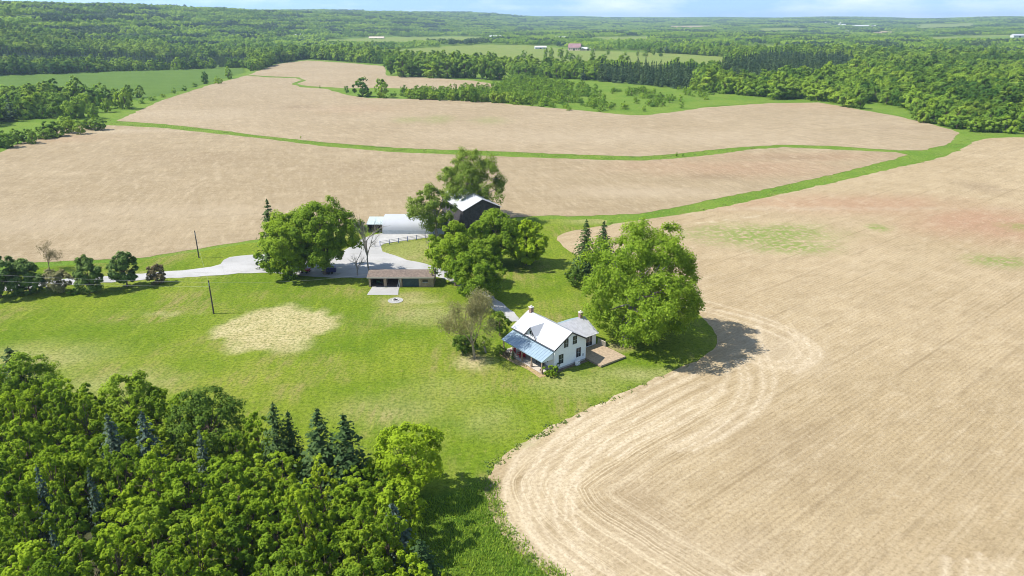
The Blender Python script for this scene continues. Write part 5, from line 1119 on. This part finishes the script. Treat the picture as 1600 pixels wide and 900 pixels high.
# ------------------------------------------------------------------ far farm buildings
def farm(px, py, wpx, hpx, dep, rz, roof, wall, name, label, cat='building', rise=.4, door=True):
    x, y = G(px, py); s = scale_at(x, y); w = wpx / s; h = hpx / s; z0 = float(hgt(x, y)) - .3
    b = empty(name, (x, y, z0), rz, label, cat); he = h * (1 - rise); d = dep
    MB().prism([(0, 0), (d, 0), (d, he), (d / 2, h - .15), (0, he)], 'x', -w / 2, w / 2).build('wall', wall, b)
    roofplane(b, 'roof', (-w / 2 - .5, -.6, he - .2), (w / 2 + .5, -.6, he - .2), (w / 2 + .5, d / 2, h), (-w / 2 - .5, d / 2, h), .2, roof)
    roofplane(b, 'roof', (w / 2 + .5, d + .6, he - .2), (-w / 2 - .5, d + .6, he - .2), (-w / 2 - .5, d / 2 + .01, h), (w / 2 + .5, d / 2 + .01, h), .2, roof)
    if door:
        MB().box(-w * .1, w * .06, -.12, -.01, 0, he * .7).build('door', 'darktrim', b)
        for k in (-.38, -.25, .2, .35): MB().box(w * k - .6, w * k + .6, -.1, -.01, he * .35, he * .7).build('window', 'glass', b)
    return b
farm(845, 76.5, 17, 4.5, 12, R(4), 'farwhite', 'farwhite', 'farm_building', 'long low white barn left of the red roofed barn')
farm(897, 79, 18, 10, 16, R(-14), 'farred', 'fartan', 'barn', 'distant barn with a dull red roof in the hay field', 'barn', .55)
farm(919, 79, 20, 5, 12, R(-5), 'farwhite', 'fartan', 'farm_building', 'low white shed right of the red roofed barn')
farm(881, 62, 25, 4.5, 16, R(0), 'farwhite', 'fartan', 'farm_building', 'long white roofed building among trees above the red roofed barn')
farm(774, 61, 17, 5, 14, R(0), 'farwhite', 'farwhite', 'farm_building', 'white barn at the right end of the far pasture')
farm(588, 61, 22, 3.5, 14, R(0), 'fartan', 'fartan', 'farm_building', 'tan low building below the far wooded ridge')
farm(466, 56, 7, 4, 10, R(30), 'farwhite', 'farwhite', 'farmhouse', 'small white house in the woods below the ridge', 'house')
farm(1594, 58.5, 20, 5, 16, R(3), 'greyroof', 'farwhite', 'farm_building', 'long white barn in the pale field at the far right edge')
farm(1324, 53, 6, 4.5, 9, R(10), 'farwhite', 'farwhite', 'farmhouse', 'small white house in the far right woods', 'house')
farm(1316, 42, 12, 4, 18, R(10), 'farwhite', 'farwhite', 'farm_building', 'pale farm buildings beside a silo on the right horizon')
farm(1340, 42, 34, 2.5, 16, R(0), 'farwhite', 'fartan', 'farm_building', 'very long low white barn on the right horizon')
farm(1293, 40, 7, 2.5, 16, R(0), 'farwhite', 'farwhite', 'farm_building', 'tiny white shed left of the horizon silo')
farm(1375, 42, 22, 2.2, 16, R(0), 'farwhite', 'farwhite', 'farm_building', 'second long white barn on the right horizon')
farm(945, 40, 6, 2.6, 14, R(0), 'farwhite', 'farwhite', 'farmhouse', 'tiny white house in the middle of the distant woods', 'house')
farm(1148, 53, 10, 3, 12, R(0), 'farwhite', 'fartan', 'farmhouse', 'pale house in the woods left of the far farm', 'house')
farm(1175, 43.5, 5, 3, 12, R(0), 'farwhite', 'farwhite', 'farmhouse', 'tiny pale house on the wooded rise near the horizon', 'house')
x, y = G(1312, 42); si_ = empty('silo', (x, y, float(hgt(x, y)) - .3), 0, 'pale domed silo on the right horizon', 'silo')
MB().tube([(0, 0, 0), (0, 0, 22)], 4, 14).build('shaft', 'farwhite', si_); MB().tube([(0, 0, 22), (0, 0, 24), (0, 0, 25.5)], [4.1, 3, .6], 14).build('dome', 'farwhite', si_)

# ------------------------------------------------------------------ the air between here and the horizon
mb = MB().box(-12000, 12000, -500, 12000, -18, 126); me = mb.mesh('haze'); t = bpy.data.materials.new('haze_air'); t.use_nodes = True
nt = t.node_tree; nt.nodes.clear(); out = nt.nodes.new('ShaderNodeOutputMaterial'); pv = nt.nodes.new('ShaderNodeVolumePrincipled')
pv.inputs['Color'].default_value = (.60, .82, 1, 1); pv.inputs['Density'].default_value = 9.5e-5; pv.inputs['Anisotropy'].default_value = .2
nt.links.new(pv.outputs[0], out.inputs['Volume']); me.materials.append(t); hz = link('haze', me); hz['kind'] = 'stuff'; hz['label'] = 'thin blue haze softening the distant ridges'
